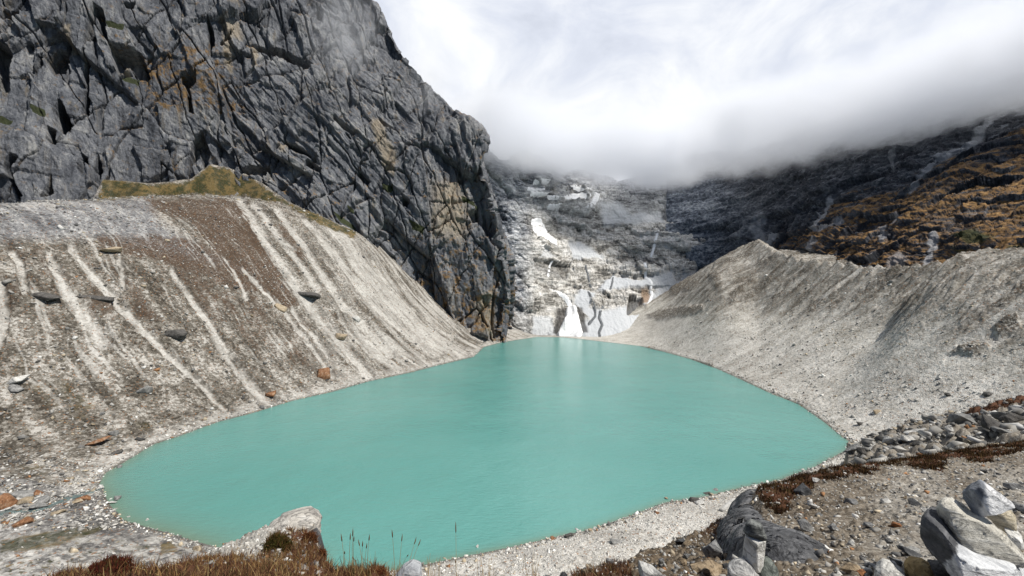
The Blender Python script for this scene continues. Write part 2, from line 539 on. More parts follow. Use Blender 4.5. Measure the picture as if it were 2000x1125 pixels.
def near_material():
    m, t = new_mat('stony_soil')
    g = nd(t, 'ShaderNodeNewGeometry')
    P = g.outputs['Position']
    heath, palem, rub, brown = attr(t, 'm')
    n1 = noise(t, P, 0.9, 8, 0.65)
    n2 = noise(t, P, 9.0, 8, 0.72)
    n3 = noise(t, P, 45.0, 4, 0.7)
    vor = nd(t, 'ShaderNodeTexVoronoi', {'Vector': P, 'Scale': 22.0})
    vs = nd(t, 'ShaderNodeSeparateColor', {0: vor.outputs['Color']})
    v = mth(t, 'ADD', mth(t, 'MULTIPLY', n1, 0.35), mth(t, 'MULTIPLY', n2, 0.45))
    v = mth(t, 'ADD', v, mth(t, 'MULTIPLY', vs.outputs[0], 0.16))
    v = mth(t, 'ADD', v, mth(t, 'MULTIPLY', n3, 0.12))
    c = ramp(t, v, [(0.38, (0.050, 0.040, 0.029)), (0.50, (0.130, 0.108, 0.082)), (0.62, (0.245, 0.215, 0.175)), (0.76, (0.46, 0.435, 0.385))])
    cp = ramp(t, v, [(0.38, (0.18, 0.165, 0.14)), (0.52, (0.33, 0.31, 0.275)), (0.72, (0.54, 0.525, 0.485))])
    c = mixc(t, palem, c, cp)
    c = mixc(t, mth(t, 'MULTIPLY', brown, 0.8), c, ramp(t, v, [(0.38, (0.035, 0.024, 0.014)), (0.55, (0.10, 0.072, 0.045)), (0.75, (0.27, 0.22, 0.16))]))
    hb = mapr(t, mth(t, 'ADD', mth(t, 'MULTIPLY', noise(t, P, 3.0, 8, 0.7), 0.8), mth(t, 'MULTIPLY', heath, 0.55)), 0.68, 0.86)
    c = mixc(t, mth(t, 'MULTIPLY', hb, 0.95), c, mixc(t, n2, (0.030, 0.014, 0.008), (0.14, 0.06, 0.03)))
    bump = mth(t, 'ADD', n2, mth(t, 'MULTIPLY', vor.outputs[0], -0.6))
    bump = mth(t, 'ADD', bump, mth(t, 'MULTIPLY', n3, 0.35))
    finish(t, c, 0.95, bump, 0.8, 0.03, 0.15)
    return m


def stone_material(name, dark, mid, light, scale=4.0, vein=None, veinamt=0.0, band=None, shade_split=None):
    """plain weathered stone; scale is in cycles per metre"""
    m, t = new_mat(name)
    tc = nd(t, 'ShaderNodeTexCoord')
    P = tc.outputs['Object']
    Q = P
    if band:
        Q = nd(t, 'ShaderNodeMapping', {'Vector': P, 'Rotation': band, 'Scale': (0.45, 1, 3.2)}).outputs[0]
    n1 = noise(t, Q, scale, 8, 0.66, 0.4)
    n2 = noise(t, P, scale * 5, 6, 0.7)
    v = mth(t, 'ADD', mth(t, 'MULTIPLY', n1, 0.75), mth(t, 'MULTIPLY', n2, 0.3))
    c = ramp(t, v, [(0.36, dark), (0.52, mid), (0.70, light)])
    ckk = cracks(t, Q, scale * 0.45, 0.018, 0.8)
    c = mixc(t, mth(t, 'MULTIPLY', ckk, 0.6), c, tuple(0.35 * k for k in dark))
    if vein:
        n4 = noise(t, Q, scale * 0.8, 7, 0.7, 1.0)
        c = mixc(t, mth(t, 'MULTIPLY', mapr(t, n4, 0.55, 0.66), veinamt), c, vein)
    if shade_split:  # darker tones on one side paint in the shade of that face
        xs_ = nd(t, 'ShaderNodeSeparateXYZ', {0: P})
        q = mth(t, 'ADD', mth(t, 'ADD', xs_.outputs[0], mth(t, 'MULTIPLY', xs_.outputs[2], shade_split[1])), mth(t, 'MULTIPLY', mth(t, 'SUBTRACT', n1, 0.5), shade_split[2]))
        c = mixc(t, mapr(t, q, shade_split[0] - 0.012, shade_split[0] + 0.012), ramp(t, v, [(0.36, shade_split[3]), (0.54, shade_split[4]), (0.72, shade_split[5])]), c)
    finish(t, c, 0.85, mth(t, 'ADD', n1, mth(t, 'MULTIPLY', n2, 0.5)), 1.0, 0.2 / scale, 0.25)
    return m


def rubble_material():
    m, t = new_mat('rubble_stone')
    g = nd(t, 'ShaderNodeNewGeometry')
    a = nd(t, 'ShaderNodeAttribute', None, attribute_name='c')
    n = noise(t, g.outputs['Position'], 1.2, 5, 0.7)
    c = mixc(t, 1.0, a.outputs['Color'], ramp(t, n, [(0.3, 0.55), (0.7, 1.3)]), 'MULTIPLY')
    finish(t, c, 0.92, None, spec=0.15)
    return m


def plant_material():
    m, t = new_mat('dry_plant')
    a = nd(t, 'ShaderNodeAttribute', None, attribute_name='c')
    d = nd(t, 'ShaderNodeBsdfDiffuse', {'Color': a.outputs['Color'], 'Roughness': 0.8})
    tr = nd(t, 'ShaderNodeBsdfTranslucent', {'Color': a.outputs['Color']})
    mx = nd(t, 'ShaderNodeMixShader', {0: 0.3, 1: d.outputs[0], 2: tr.outputs[0]})
    nd(t, 'ShaderNodeOutputMaterial', {'Surface': mx.outputs[0]})
    return m


def water_material():
    m, t = new_mat('glacial_water')
    g = nd(t, 'ShaderNodeNewGeometry')
    P = g.outputs['Position']
    n1 = noise(t, P, 0.008, 3, 0.5)
    sh = nd(t, 'ShaderNodeAttribute', None, attribute_name='m')
    ss = nd(t, 'ShaderNodeSeparateColor', {0: sh.outputs['Color']})
    c = mixc(t, mapr(t, n1, 0.35, 0.65), (0.088, 0.270, 0.243), (0.108, 0.297, 0.268))
    c = mixc(t, ss.outputs[0], c, (0.13, 0.20, 0.145))
    mp = nd(t, 'ShaderNodeMapping', {'Vector': P, 'Rotation': (0, 0, 0.5), 'Scale': (0.45, 1.4, 1)}).outputs[0]
    w = mth(t, 'ADD', noise(t, mp, 0.55, 6, 0.62), mth(t, 'MULTIPLY', noise(t, P, 0.05, 3, 0.5), 2.0))
    finish(t, c, 0.16, w, 0.8, 0.6, 0.5)
    return m


def snow_material():
    m, t = new_mat('old_snow')
    g = nd(t, 'ShaderNodeNewGeometry')
    n = noise(t, g.outputs['Position'], 0.15, 8, 0.7)
    c = ramp(t, n, [(0.3, (0.50, 0.50, 0.50)), (0.48, (0.80, 0.81, 0.82)), (0.7, (0.88, 0.88, 0.88))])
    finish(t, c, 0.7, n, 0.6, 1.5)
    return m


def simple_material(name, c1, c2, scale, rough=0.9):
    m, t = new_mat(name)
    g = nd(t, 'ShaderNodeNewGeometry')
    n = noise(t, g.outputs['Position'], scale, 8, 0.7)
    finish(t, mixc(t, mapr(t, n, 0.3, 0.7), c1, c2), rough, n, 0.6, 0.3 / scale)
    return m


M_CLIFF = cliff_material(); M_TERR = terrain_material(); M_BACK = back_material(); M_RIGHT = right_material()
M_NEAR = near_material(); M_RUB = rubble_material(); M_PLANT = plant_material(); M_WATER = water_material(); M_SNOW = snow_material()

# ------------------------------------------------------------------ lower terrain: shores, moraines and the hillside below the viewer
SHORE = [(195, 945), (205, 925), (240, 905), (300, 868), (350, 852), (420, 826), (500, 805), (570, 783), (650, 765), (720, 745),
         (800, 728), (850, 715), (900, 703), (925, 697), (935, 688), (945, 678), (975, 670), (1010, 664), (1050, 658), (1100, 659),
         (1150, 664), (1200, 670), (1250, 676), (1300, 688), (1350, 702), (1400, 720), (1440, 738), (1500, 766), (1560, 790),
         (1610, 825), (1640, 850), (1662, 865), (1650, 880), (1590, 912), (1520, 938), (1450, 952), (1400, 964), (1350, 975),
         (1300, 981), (1250, 1000), (1200, 1018), (1150, 1035), (1100, 1045), (1000, 1068), (900, 1088), (800, 1108), (740, 1118),
         (650, 1122), (560, 1112), (480, 1090), (400, 1062), (345, 1045), (290, 1030), (240, 1015), (215, 985)]
shore = np.array([((px - CX) / F * d, d) for px, py in SHORE for d in [H * F / (py - CY)]])


def pip(X, Y, poly):
    ins = np.zeros(X.shape, bool)
    for (ax, ay), (bx, by) in zip(poly, np.roll(poly, -1, 0)):
        ins ^= ((ay > Y) != (by > Y)) & (X < (bx - ax) * (Y - ay) / (by - ay + 1e-12) + ax)
    return ins


def shore_dist(X, Y):
    dm = np.full(X.shape, 1e9)
    for (ax, ay), (bx, by) in zip(shore, np.roll(shore, -1, 0)):
        t = np.clip(((X - ax) * (bx - ax) + (Y - ay) * (by - ay)) / ((bx - ax) ** 2 + (by - ay) ** 2), 0, 1)
        dm = np.minimum(dm, np.hypot(X - ax - t * (bx - ax), Y - ay - t * (by - ay)))
    return np.where(pip(X, Y, shore), -dm, dm)


ctrl = [(x, y, 0.0) for x, y in shore]
c0 = np.array([20.0, 380.0])
for x, y in shore[::2]:
    v = np.array([x, y]); w = v + (c0 - v) * 0.16
    ctrl.append((w[0], w[1], -7.0))
ctrl.append((20, 380, -25.0))
CREST_L = [(-300, 400, 285), (-200, 398, 300), (0, 394, 365), (100, 392, 420), (200, 389, 470), (300, 383, 520), (400, 383, 560), (480, 386, 600), (560, 402, 625),
           (650, 428, 650), (720, 482, 655), (760, 530, 655), (800, 572, 650), (870, 642, 640), (915, 678, 610)]
CREST_R = [(2300, 496, 265), (2200, 500, 290), (2000, 500, 337), (1900, 506, 375), (1830, 518, 405), (1750, 527, 445), (1650, 520, 510), (1560, 508, 590), (1510, 493, 660),
           (1480, 470, 760), (1440, 490, 810), (1400, 512, 860), (1340, 560, 840), (1290, 612, 800), (1260, 650, 740)]
for p in CREST_L + CREST_R:
    ctrl.append(tuple(unproj(*p)))
for (px, py, d) in CREST_L[:9]:                       # bench behind the left crest
    x, y, z = unproj(px, py, d)
    ctrl.append((x - 38, y + 18, z - 6)); ctrl.append((x - 90, y + 42, z - 4)); ctrl.append((x - 220, y + 100, z - 4))
for (px, py, d) in CREST_R[:10]:                      # trough behind the right crest
    x, y, z = unproj(px, py, d)
    ctrl.append((x + 34, y + 6, z - 16)); ctrl.append((x + 80, y + 12, z - 14))
for p in [(410, 322, 668), (330, 348, 620), (215, 352, 575), (500, 348, 690), (290, 360, 585), (560, 392, 690),
          (0, 1000, 167), (0, 940, 187), (0, 1125, 127), (200, 1080, 141), (100, 1020, 161), (-200, 1000, 168), (-200, 1125, 128), (-250, 940, 186), (300, 1100, 136), (385, 1078, 143),
          (2000, 780, 219), (2200, 900, 120), (2000, 1000, 100), (1600, 1100, 110), (1300, 1125, 122), (1000, 1125, 128), (800, 1150, 125),
          (1430, 1000, 166), (1250, 1060, 142), (1100, 1100, 131), (1000, 1250, 85), (1300, 1300, 72), (600, 1250, 85), (300, 1300, 82), (0, 1250, 100), (-200, 1250, 100)]:
    ctrl.append(tuple(unproj(*p)))
ctrl = np.array(ctrl)


def tps_fit(C, lam=0.002):
    XY = C[:, :2] / 100.0
    n = len(C)
    r2 = ((XY[:, None] - XY[None]) ** 2).sum(-1)
    K = 0.5 * r2 * np.log(r2 + 1e-12)
    A = np.zeros((n + 3, n + 3))
    A[:n, :n] = K + lam * np.eye(n)
    A[:n, n] = 1; A[:n, n + 1:] = XY
    A[n, :n] = 1; A[n + 1:, :n] = XY.T
    b = np.zeros(n + 3); b[:n] = C[:, 2]
    w = np.linalg.solve(A, b)
    return XY, w


TXY, TW = tps_fit(ctrl)


def tps(X, Y):
    sh = X.shape
    q = np.stack([X.ravel(), Y.ravel()], -1) / 100.0
    out = np.empty(len(q))
    n = len(TXY)
    for s in range(0, len(q), 60000):
        b = q[s:s + 60000]
        r2 = (b[:, None, 0] - TXY[None, :, 0]) ** 2 + (b[:, None, 1] - TXY[None, :, 1]) ** 2
        out[s:s + 60000] = (0.5 * r2 * np.log(r2 + 1e-12)) @ TW[:n] + TW[n] + b @ TW[n + 1:]
    return out.reshape(sh)


PXS = np.arange(-260, 2262, 2.0)
DS = np.exp(np.arange(math.log(98), math.log(960), 0.0019))
# coarse solve, then bilinear up to the fine grid
pc = np.arange(-270, 2280, 10.0); dc = np.exp(np.arange(math.log(97), math.log(970), 0.008))
gx, gd = np.meshgrid(pc, dc)
Xc = (gx - CX) / F * gd
Zc = tps(Xc, gd)
Sc = shore_dist(Xc, gd)


def upsample(A, rows, cols, r, c):
    ri = np.clip(np.searchsorted(rows, r) - 1, 0, len(rows) - 2); ci = np.clip(np.searchsorted(cols, c) - 1, 0, len(cols) - 2)
    fr = ((r - rows[ri]) / (rows[ri + 1] - rows[ri]))[:, None]; fc = ((c - cols[ci]) / (cols[ci + 1] - cols[ci]))[None]
    a = A[np.ix_(ri, ci)]; b = A[np.ix_(ri, ci + 1)]; e = A[np.ix_(ri + 1, ci)]; f = A[np.ix_(ri + 1, ci + 1)]
    return (a * (1 - fc) + b * fc) * (1 - fr) + (e * (1 - fc) + f * fc) * fr


Z = upsample(Zc, np.log(dc), pc, np.log(DS), PXS)
S = upsample(Sc, np.log(dc), pc, np.log(DS), PXS)
PX, D = np.meshgrid(PXS, DS)
X = (PX - CX) / F * D
Y = D
# the right moraine runs straight up to a sharp crest and drops behind it
CR3 = unproj(*[np.array([p[k] for p in CREST_R], float) for k in range(3)])
okr = PX > 1235
Xr, Yr = X[okr], Y[okr]
dc_ = np.full(Xr.shape, 1e9); zc_ = np.zeros(Xr.shape); sg_ = np.zeros(Xr.shape)
for a3, b3 in zip(CR3[:-1], CR3[1:]):
    e = b3[:2] - a3[:2]
    t = np.clip(((Xr - a3[0]) * e[0] + (Yr - a3[1]) * e[1]) / (e @ e), 0, 1)
    qx_, qy_ = Xr - a3[0] - t * e[0], Yr - a3[1] - t * e[1]
    dd_ = np.hypot(qx_, qy_)
    m_ = dd_ < dc_
    dc_ = np.where(m_, dd_, dc_); zc_ = np.where(m_, a3[2] + t * (b3[2] - a3[2]), zc_)
    sg_ = np.where(m_, e[0] * qy_ - e[1] * qx_, sg_)
Sr = np.maximum(S[okr], 0)
f_ = Sr / (Sr + dc_ + 1e-6)
inside_ = zc_ * (0.62 * f_ + 0.38 * f_ ** 2)
behind_ = zc_ - np.minimum(0.75 * dc_, 22)
zr = np.where(sg_ > 0, inside_, behind_)
wgt = sst(PX[okr], 1375, 1490) * sst(D[okr] - 0.35 * (PX[okr] - 1300), 150, 230) * (S[okr] > 0)
Zn = Z.copy(); Zn[okr] = Z[okr] * (1 - wgt) + zr * wgt
Z = Zn
# the shore rules near the water line
Z = np.where(S < 0, np.minimum(Z, np.maximum(S * 0.35, -8)), Z)
Z = np.where((S >= 0), np.maximum(Z, np.minimum(S * 0.12, 1.0)), Z)
PY = CY - (Z - H) / D * F
jq = 5 * fbm(X / 30, Y / 30, Z / 30, 3) + 5.5 * fbm(X / 7, Y / 7, Z / 7, 4); PYn = PY + jq; PXn = PX + 5 * fbm(X / 30 + 9, Y / 30, Z / 30, 3) + 5.5 * fbm(X / 6, Y / 6 + 7, Z / 6, 4)
isR = sst(X, 60, 150) * sst(D, 150, 215)
ytop = np.interp(PXS, [-300, 180, 200, 290, 370, 412, 445, 480, 520, 560, 600, 640, 700, 760], [391, 390, 349, 357, 350, 319, 325, 338, 362, 390, 410, 424, 455, 500])[None] + 0 * PX
PYc = np.where((PX < 740) & (D > 330), np.maximum(PY, ytop), PY)
Z = H + (CY - PYc) / F * D
PY = PYc
# gullies run down the fall line
warp = 14 * fbm(X / 60, Y / 60, 0 * X, 3)
sL = (0.42 * X + 0.91 * Y) + warp
tL = -0.91 * X + 0.42 * Y
gL = ridged(sL / 26, tL / 190, 0 * X + 3.1, 3)
up_l = sst(Z, 18, 80) * (1 - isR)
wr = 0.35 * (X - 220)
gR = ridged((Y + wr * 0.15 + warp * 0.7) / 17, X / 170, 0 * X + 8.8, 4)
gR2 = ridged((Y + warp * 0.9 + 3 * fbm(X / 14, Y / 14, 0 * X, 3)) / 8.5, X / 50, 0 * X + 1.8, 4)
up_r = sst(Z + 18 * fbm(X / 40, Y / 40, 0 * X + 4, 3), 36, 85) * isR
dz = np.zeros(X.shape)
gL2 = ridged(sL / 8, tL / 90, 0 * X + 6.1, 3)
dz += up_l * ((gL - 0.2) * -2.6 - 0.8 * gL2)
dz += up_r * ((gR - 0.45) * 10.0 + (gR2 - 0.3) * 3.4)
broad = fbm(X / 45, Y / 45, 0 * X, 4)
fine = fbm(X / 5.5, Y / 5.5, 0 * X + 2.2, 4)
land = sst(S, 0.5, 14)
dz += land * (1.4 * broad + (0.65 + 0.5 * up_r) * fine)
f1, f2, cid, _, _ = worley(X / 3.1 + 0.2 * fine, Y / 3.1, 3)
bumps = np.clip(0.40 - f1, 0, 0.2) * (RND[cid, 2] > 0.5) * RND[cid, 3]
dz += land * bumps * 3.0
f1, f2, cid2, _, _ = worley(X / 9.3, Y / 9.3, 5)
big = np.clip(0.36 - f1, 0, 1) * (RND[cid2, 2] > 0.72)
dz += land * np.minimum(big, 0.12) * 3.0 * (1 - isR)
# dark crumbling bands among the right hand gullies
f1o, f2o, cido, duo, _ = worley((Y + warp) / 22, X / 44, 9)
outc = up_r * sst(0.33 - f1o, 0, 0.2) * (RND[cido, 2] > 0.6)
dz += outc * 3.2 * fbm(X / 4, Y / 4, 0 * X, 3)
Z2 = Z + dz
Z2 = np.where(S < 0, np.minimum(Z2, -0.25 + np.maximum(S * 0.3, -6) + 0.25 * fine * np.exp(S / 3)), Z2)
P_T = np.stack([X, Y, Z2], -1)

CHUTES = [([(465, 380), (490, 420), (520, 470), (580, 560), (640, 640), (720, 740)], 11, 16), ([(335, 525), (360, 560), (400, 610), (440, 690), (500, 760), (530, 790)], 8, 15),
          ([(140, 478), (170, 520), (205, 560), (260, 620), (330, 690), (440, 795)], 12, 9), ([(95, 490), (115, 530), (125, 560), (160, 600), (200, 660)], 10, 24),
          ([(22, 485), (38, 510), (48, 560)], 9, 12), ([(0, 545), (8, 600), (-8, 660)], 12, 20), ([(475, 520), (510, 560), (560, 610), (610, 680), (650, 735)], 6, 8),
          ([(495, 395), (530, 440), (570, 490), (620, 560)], 8, 10), ([(540, 410), (590, 470), (660, 580), (760, 690)], 9, 12), ([(600, 428), (660, 500), (740, 600), (850, 690)], 11, 14),
          ([(232, 505), (238, 530), (240, 560)], 7, 8), ([(570, 600), (610, 650), (640, 690)], 7, 10), ([(640, 430), (720, 520), (820, 640), (900, 690)], 22, 20),
          ([(440, 500), (470, 550), (480, 580)], 5, 5), ([(690, 500), (760, 590), (860, 680)], 16, 16)]
pale = np.zeros(X.shape)
for pts, a, b in CHUTES:
    pale = np.maximum(pale, line_mask(PXn, PYn, pts, a * 1.2, b * 1.2))
chute = pale.copy()
pale = sst(pale * (0.8 + 1.1 * fbm(sL / 4, tL / 26, 0 * X, 4)) + 0.22 * fine, 0.10, 0.75) * 0.85
thin = fbm(sL / 3.2, tL / 55, 0 * X + 9, 3) + 0.5 * fbm(sL / 40, tL / 50, 0 * X, 2)
pale = np.maximum(pale, (1 - isR) * (D > 185) * sst(thin, 0.22, 0.42) * sst(Z, 8, 40) * 0.6)
left = (1 - isR) * (D > 185)
pale = np.maximum(pale, left * sst(PX, 560, 760) * 0.75 * sst(fbm(sL / 9, tL / 60, 0 * X, 3) + 0.15, -0.1, 0.4))
pale = np.maximum(pale, left * sst(-S, -16, -3) * 0.8 * sst(fine + 0.3, -0.2, 0.4))          # washed rim of the lake
pale = np.maximum(pale, sst(-line_mask(PXn, PYn, [(250, 600), (500, 600), (900, 606)], 3.5), -0.6, -0.2) * 0)
pale = np.maximum(pale, (D < 185) * sst(PX, 560, 800) * sst(-S, -60, -2))                     # gravel beach below the viewer
pale = np.maximum(pale, isR * sst(46 - Z + 12 * broad, 0, 20) * 0.55)
brown = np.zeros(X.shape)
for poly, sft, amt in [([(280, 385), (470, 384), (520, 470), (585, 590), (560, 598), (480, 560), (440, 500), (395, 470), (370, 430), (300, 410)], 14, 0.9),
                       ([(190, 460), (300, 455), (430, 480), (520, 560), (470, 570), (350, 520), (250, 500), (200, 480)], 14, 0.85),
                       ([(530, 430), (560, 440), (600, 500), (585, 510)], 8, 0.7), ([(20, 540), (50, 555), (45, 580), (20, 570)], 10, 0.7),
                       ([(640, 480), (660, 490), (740, 610), (700, 600)], 10, 0.5), ([(230, 500), (440, 520), (600, 620), (660, 720), (560, 720), (330, 560)], 40, 0.45),
                       ([(0, 450), (180, 470), (330, 600), (300, 640), (0, 600)], 40, 0.38)]:
    brown = np.maximum(brown, amt * poly_mask(PXn, PYn, poly, sft))
brown = brown * (1 - 0.9 * pale) + (1 - isR) * (D > 185) * sst(gL2 * 0.5 + fbm(sL / 12, tL / 70, 0 * X + 3, 3), 0.15, 0.6) * 0.30 * (1 - pale)
grass = np.zeros(X.shape)
for poly, sft, amt in [([(205, 345), (290, 358), (370, 352), (412, 320), (480, 340), (560, 395), (640, 420), (700, 450), (690, 462), (600, 420), (555, 398), (480, 379), (300, 379), (190, 388)], 7, 1.3),
                       ([(40, 750), (130, 740), (190, 790), (170, 830), (90, 800)], 18, 0.55), ([(0, 1060), (60, 1040), (200, 1020), (210, 1030), (110, 1070), (0, 1085)], 7, 0.85),
                       ([(315, 1060), (335, 1050), (355, 1080), (310, 1088)], 5, 0.9), ([(250, 1060), (300, 1065), (290, 1075), (255, 1070)], 4, 0.7), ([(30, 910), (95, 905), (90, 935), (40, 930)], 10, 0.6),
                       ([(265, 815), (310, 820), (290, 850), (255, 835)], 12, 0.5), ([(0, 690), (60, 680), (60, 750), (0, 740)], 20, 0.4), ([(100, 865), (145, 865), (145, 885), (105, 885)], 6, 0.5)]:
    grass = np.maximum(grass, amt * poly_mask(PXn, PYn, poly, sft))
flat = (D < 180) * (X < 0) * sst(PY, 1035, 1060)
grass = np.maximum(grass, flat * 0.75 * sst(fbm(X / 2.0 + Y / 3, Y / 1.2, 0 * X, 3), 0.02, 0.3))
scree = np.maximum(poly_mask(PXn, PYn, [(-300, 380), (290, 384), (310, 430), (400, 490), (470, 520), (330, 490), (180, 460), (-300, 470)], 16) * 0.85,
                   flat * 0.15)
pale = np.maximum(pale, flat * 0.75 * sst(fbm(X / 5 + Y / 9, Y / 3, 0 * X + 3, 3), -0.15, 0.15))
scree = np.maximum(scree, (D < 190) * (X < -60) * 0.5)
strk = fbm((Y + warp) / 4.5, X / 40, 0 * X + 1.4, 4)
strk2 = fbm((Y + warp) / 13, X / 70, 0 * X + 7.4, 3)
dkm = up_r * np.clip(sst(strk + 0.8 * strk2 + 0.45 * fine, 0.0, 0.26) + 0.5 * sst(0.1 - gR2, 0, 0.4), 0, 1)  # dark stone and soil streaks, with gully and overhang shadow painted in
Z2x = Z2 + dkm * (1.8 * fbm(X / 3.2, Y / 3.2, 0 * X + 5, 3) + 0.6)
P_T[..., 2] = np.where(S > 3, Z2x, Z2)
dark = np.clip(0.8 * dkm + outc * 0.9 + up_r * sst(gR2, 0.25, 0.7) * 0.55 * sst(fbm(X / 9, Y / 9, 0 * X, 3), -0.1, 0.3), 0, 1)
wet = sst(-S, -2.6, -0.6)
tR = fbm((Y + warp) / 10, X / 90, 0 * X + 31, 4); tL_ = fbm(sL / 9, tL / 80, 0 * X + 33, 4)
tone = np.clip(0.5 + 0.9 * (isR * tR + (1 - isR) * tL_) + 0.35 * fbm(X / 45, Y / 45, 0 * X + 35, 3), 0, 1)
P_T[..., 2] += np.where(S > 3, -(1 - isR) * (sst(chute, 0.0, 0.5) * 2.2 - 0.9 * np.exp(-((chute - 0.12) / 0.12) ** 2) * (chute > 0)), 0)
for poly in [(1308, 560), (1345, 549), (1360, 552), (1346, 570), (1312, 580)], [(1384, 540), (1402, 534), (1408, 550), (1392, 562)], [(1262, 614), (1300, 604), (1375, 597), (1374, 611), (1300, 625), (1268, 624)], [(1395, 560), (1412, 556), (1410, 566), (1396, 568)], [(1228, 575), (1255, 572), (1262, 600), (1232, 604)], [(1420, 585), (1470, 545), (1476, 552), (1430, 594)], [(1850, 690), (1900, 670), (1935, 672), (1900, 695)], [(1940, 640), (1985, 620), (2000, 640), (1950, 660)]:
    pm = poly_mask(PXn, PYn, poly, 3.5)
    dark = np.maximum(dark, pm)
    P_T[..., 2] += pm * (2.5 + 2.5 * fbm(X / 5, Y / 5, 0 * X + 41, 3))
isRc = np.clip(isR * (1 - 0.55 * up_r) + (D < 185) * (X > -60), 0, 1)
attrT = dict(m=rgba(np.clip(brown, 0, 1), np.clip(grass, 0, 1.3), np.clip(pale, 0, 1), np.clip(scree, 0, 1)), n=rgba(tone, dark, wet, isRc))
keepT = (S > -22) & ~((X > 0) & (D > 905)) & ~((PX > 1300) & (Z < 150) & (D > 900))
# cut terrain running far behind the cliffs
me = grid_mesh('terrain', P_T, attrT, keepT)
tag(link('terrain', me, M_TERR), 'pale gravel moraines and shores enclosing the turquoise lake', None, None, 'structure')

# ------------------------------------------------------------------ the lake
lk = np.array(shore)
cen = lk.mean(0)
outer = cen + (lk - cen) * 1.06
rings = [outer + (cen - outer) * s for s in (0, 0.03, 0.06, 0.075, 0.09, 0.11, 0.14, 0.2, 0.35, 0.6, 0.9)]
ns = len(outer)
# resample each ring to 220 points
def resample(Q, n):
    Q2 = np.vstack([Q, Q[:1]]); L = np.concatenate([[0], np.cumsum(np.linalg.norm(np.diff(Q2, axis=0), axis=1))])
    tt = np.linspace(0, L[-1], n, endpoint=False)
    return np.stack([np.interp(tt, L, Q2[:, k]) for k in (0, 1)], -1)
outer = resample(outer, 400)
rings = [outer + (cen - outer) * s for s in (0, 0.02, 0.04, 0.05, 0.06, 0.07, 0.085, 0.1, 0.13, 0.2, 0.35, 0.6, 0.85)]
R = np.stack(rings)
R = np.concatenate([R, R[:, :1]], 1)
PW = np.concatenate([R, np.zeros(R.shape[:2] + (1,))], -1)
sd = shore_dist(PW[..., 0], PW[..., 1])
near_sh = sst(PW[..., 1], 330, 180)
shal = np.clip(np.exp(sd / (2.0 + 5.0 * near_sh * (PW[..., 0] < -60))) * (0.35 + 0.65 * near_sh), 0, 1) * (sd < 30)
PWc = PW
meW = grid_mesh('lake', PWc, dict(m=rgba(shal, None, None, None)), smooth=True, flip=False)
bmw = bmesh.new(); bmw.from_mesh(meW)
bmesh.ops.remove_doubles(bmw, verts=bmw.verts, dist=0.001)
bmw.verts.ensure_lookup_table()
inner = [e for e in bmw.edges if e.is_boundary and (e.verts[0].co.xy - Vector(cen)).length < 80]
bmesh.ops.contextual_create(bmw, geom=inner)
bmesh.ops.recalc_face_normals(bmw, faces=bmw.faces)
if sum(f.normal.z for f in bmw.faces) < 0:
    bmesh.ops.reverse_faces(bmw, faces=bmw.faces)
bmw.to_mesh(meW); bmw.free()
tag(link('water', meW, M_WATER), 'opaque turquoise glacial lake filling the valley floor', None, None, 'structure')

# ------------------------------------------------------------------ left cliff
rows_y = np.array([-330, -220, -100, 0, 55, 110, 190, 230, 255, 300, 340, 400, 470, 540, 610, 690, 760.])
corner = np.array([560, 620, 685, 732, 762, 790, 860, 893, 928, 944, 956, 974, 989, 998, 998, 985, 975.])
cd = np.array([1030, 990, 930, 880, 865, 850, 810, 790, 772, 760, 752, 742, 737, 732, 726, 700, 690.])
ld = np.array([600, 580, 560, 545, 540, 532, 522, 518, 515, 510, 506, 500, 495, 490, 485, 480, 475.])
md = np.array([800, 780, 755, 735, 726, 718, 705, 699, 695, 689, 684, 676, 668, 662, 655, 645, 640.])
NR, NC, NW = 640, 860, 70
ry = np.linspace(-330, 760, NR)
cr = cubic(rows_y, corner, ry); cdr = cubic(rows_y, cd, ry); ldr = cubic(rows_y, ld, ry); mdr = cubic(rows_y, md, ry)
tc_ = np.linspace(0, 1, NC)
pxg = -260 + (cr[:, None] + 260) * tc_[None]
pyg = np.repeat(ry[:, None], NC, 1)
# inverse depth is linear along a plane: left edge, middle, corner
mx_ = 430.0
iL, iM, iC = 1 / ldr[:, None], 1 / mdr[:, None], 1 / cdr[:, None]
ta = np.clip((pxg + 260) / (mx_ + 260), 0, 1); tb = np.clip((pxg - mx_) / (cr[:, None] - mx_), 0, 1)
inv = np.where(pxg < mx_, iL + (iM - iL) * ta, iM + (iC - iM) * tb)
ker = np.ones(61) / 61.0
inv = np.apply_along_axis(lambda v: np.convolve(np.pad(v, 30, mode='edge'), ker, 'valid'), 1, inv)
base = unproj(pxg, pyg, 1 / inv)
# the flank turns away behind the skyline
last = base[:, -1]
wv = np.linspace(0, 1, NW + 1)[1:]
dirb = np.stack([last[:, 0] / last[:, 1] - 0.10, np.ones(NR), np.zeros(NR)], -1)
dirc = np.stack([last[:, 0] / last[:, 1] + 0.35, np.ones(NR), np.zeros(NR)], -1)
wrap = []
for w in wv:
    L_ = 420 * w ** 1.6 * 0.9 + 14 * w
    wrap.append(last + dirb * L_)
base = np.concatenate([base, np.stack(wrap, 1)], 1)
pxg = np.concatenate([pxg, np.repeat(cr[:, None], NW, 1)], 1); pyg = np.repeat(ry[:, None], NC + NW, 1)
nrm = normals(base)
if (nrm[..., 1] > 0).mean() > 0.5:
    nrm = -nrm
u = np.concatenate([np.zeros((NR, 1)), np.cumsum(np.linalg.norm(np.diff(base[..., :2], axis=1), axis=-1), 1)], 1)
vz = base[..., 2]
wu = 10 * fbm(u / 70, vz / 70, 0 * u, 3); wz = 14 * fbm(u / 70, vz / 70, 0 * u + 5, 3)
uu, vv = u + wu, vz + wz
ang = math.radians(38)
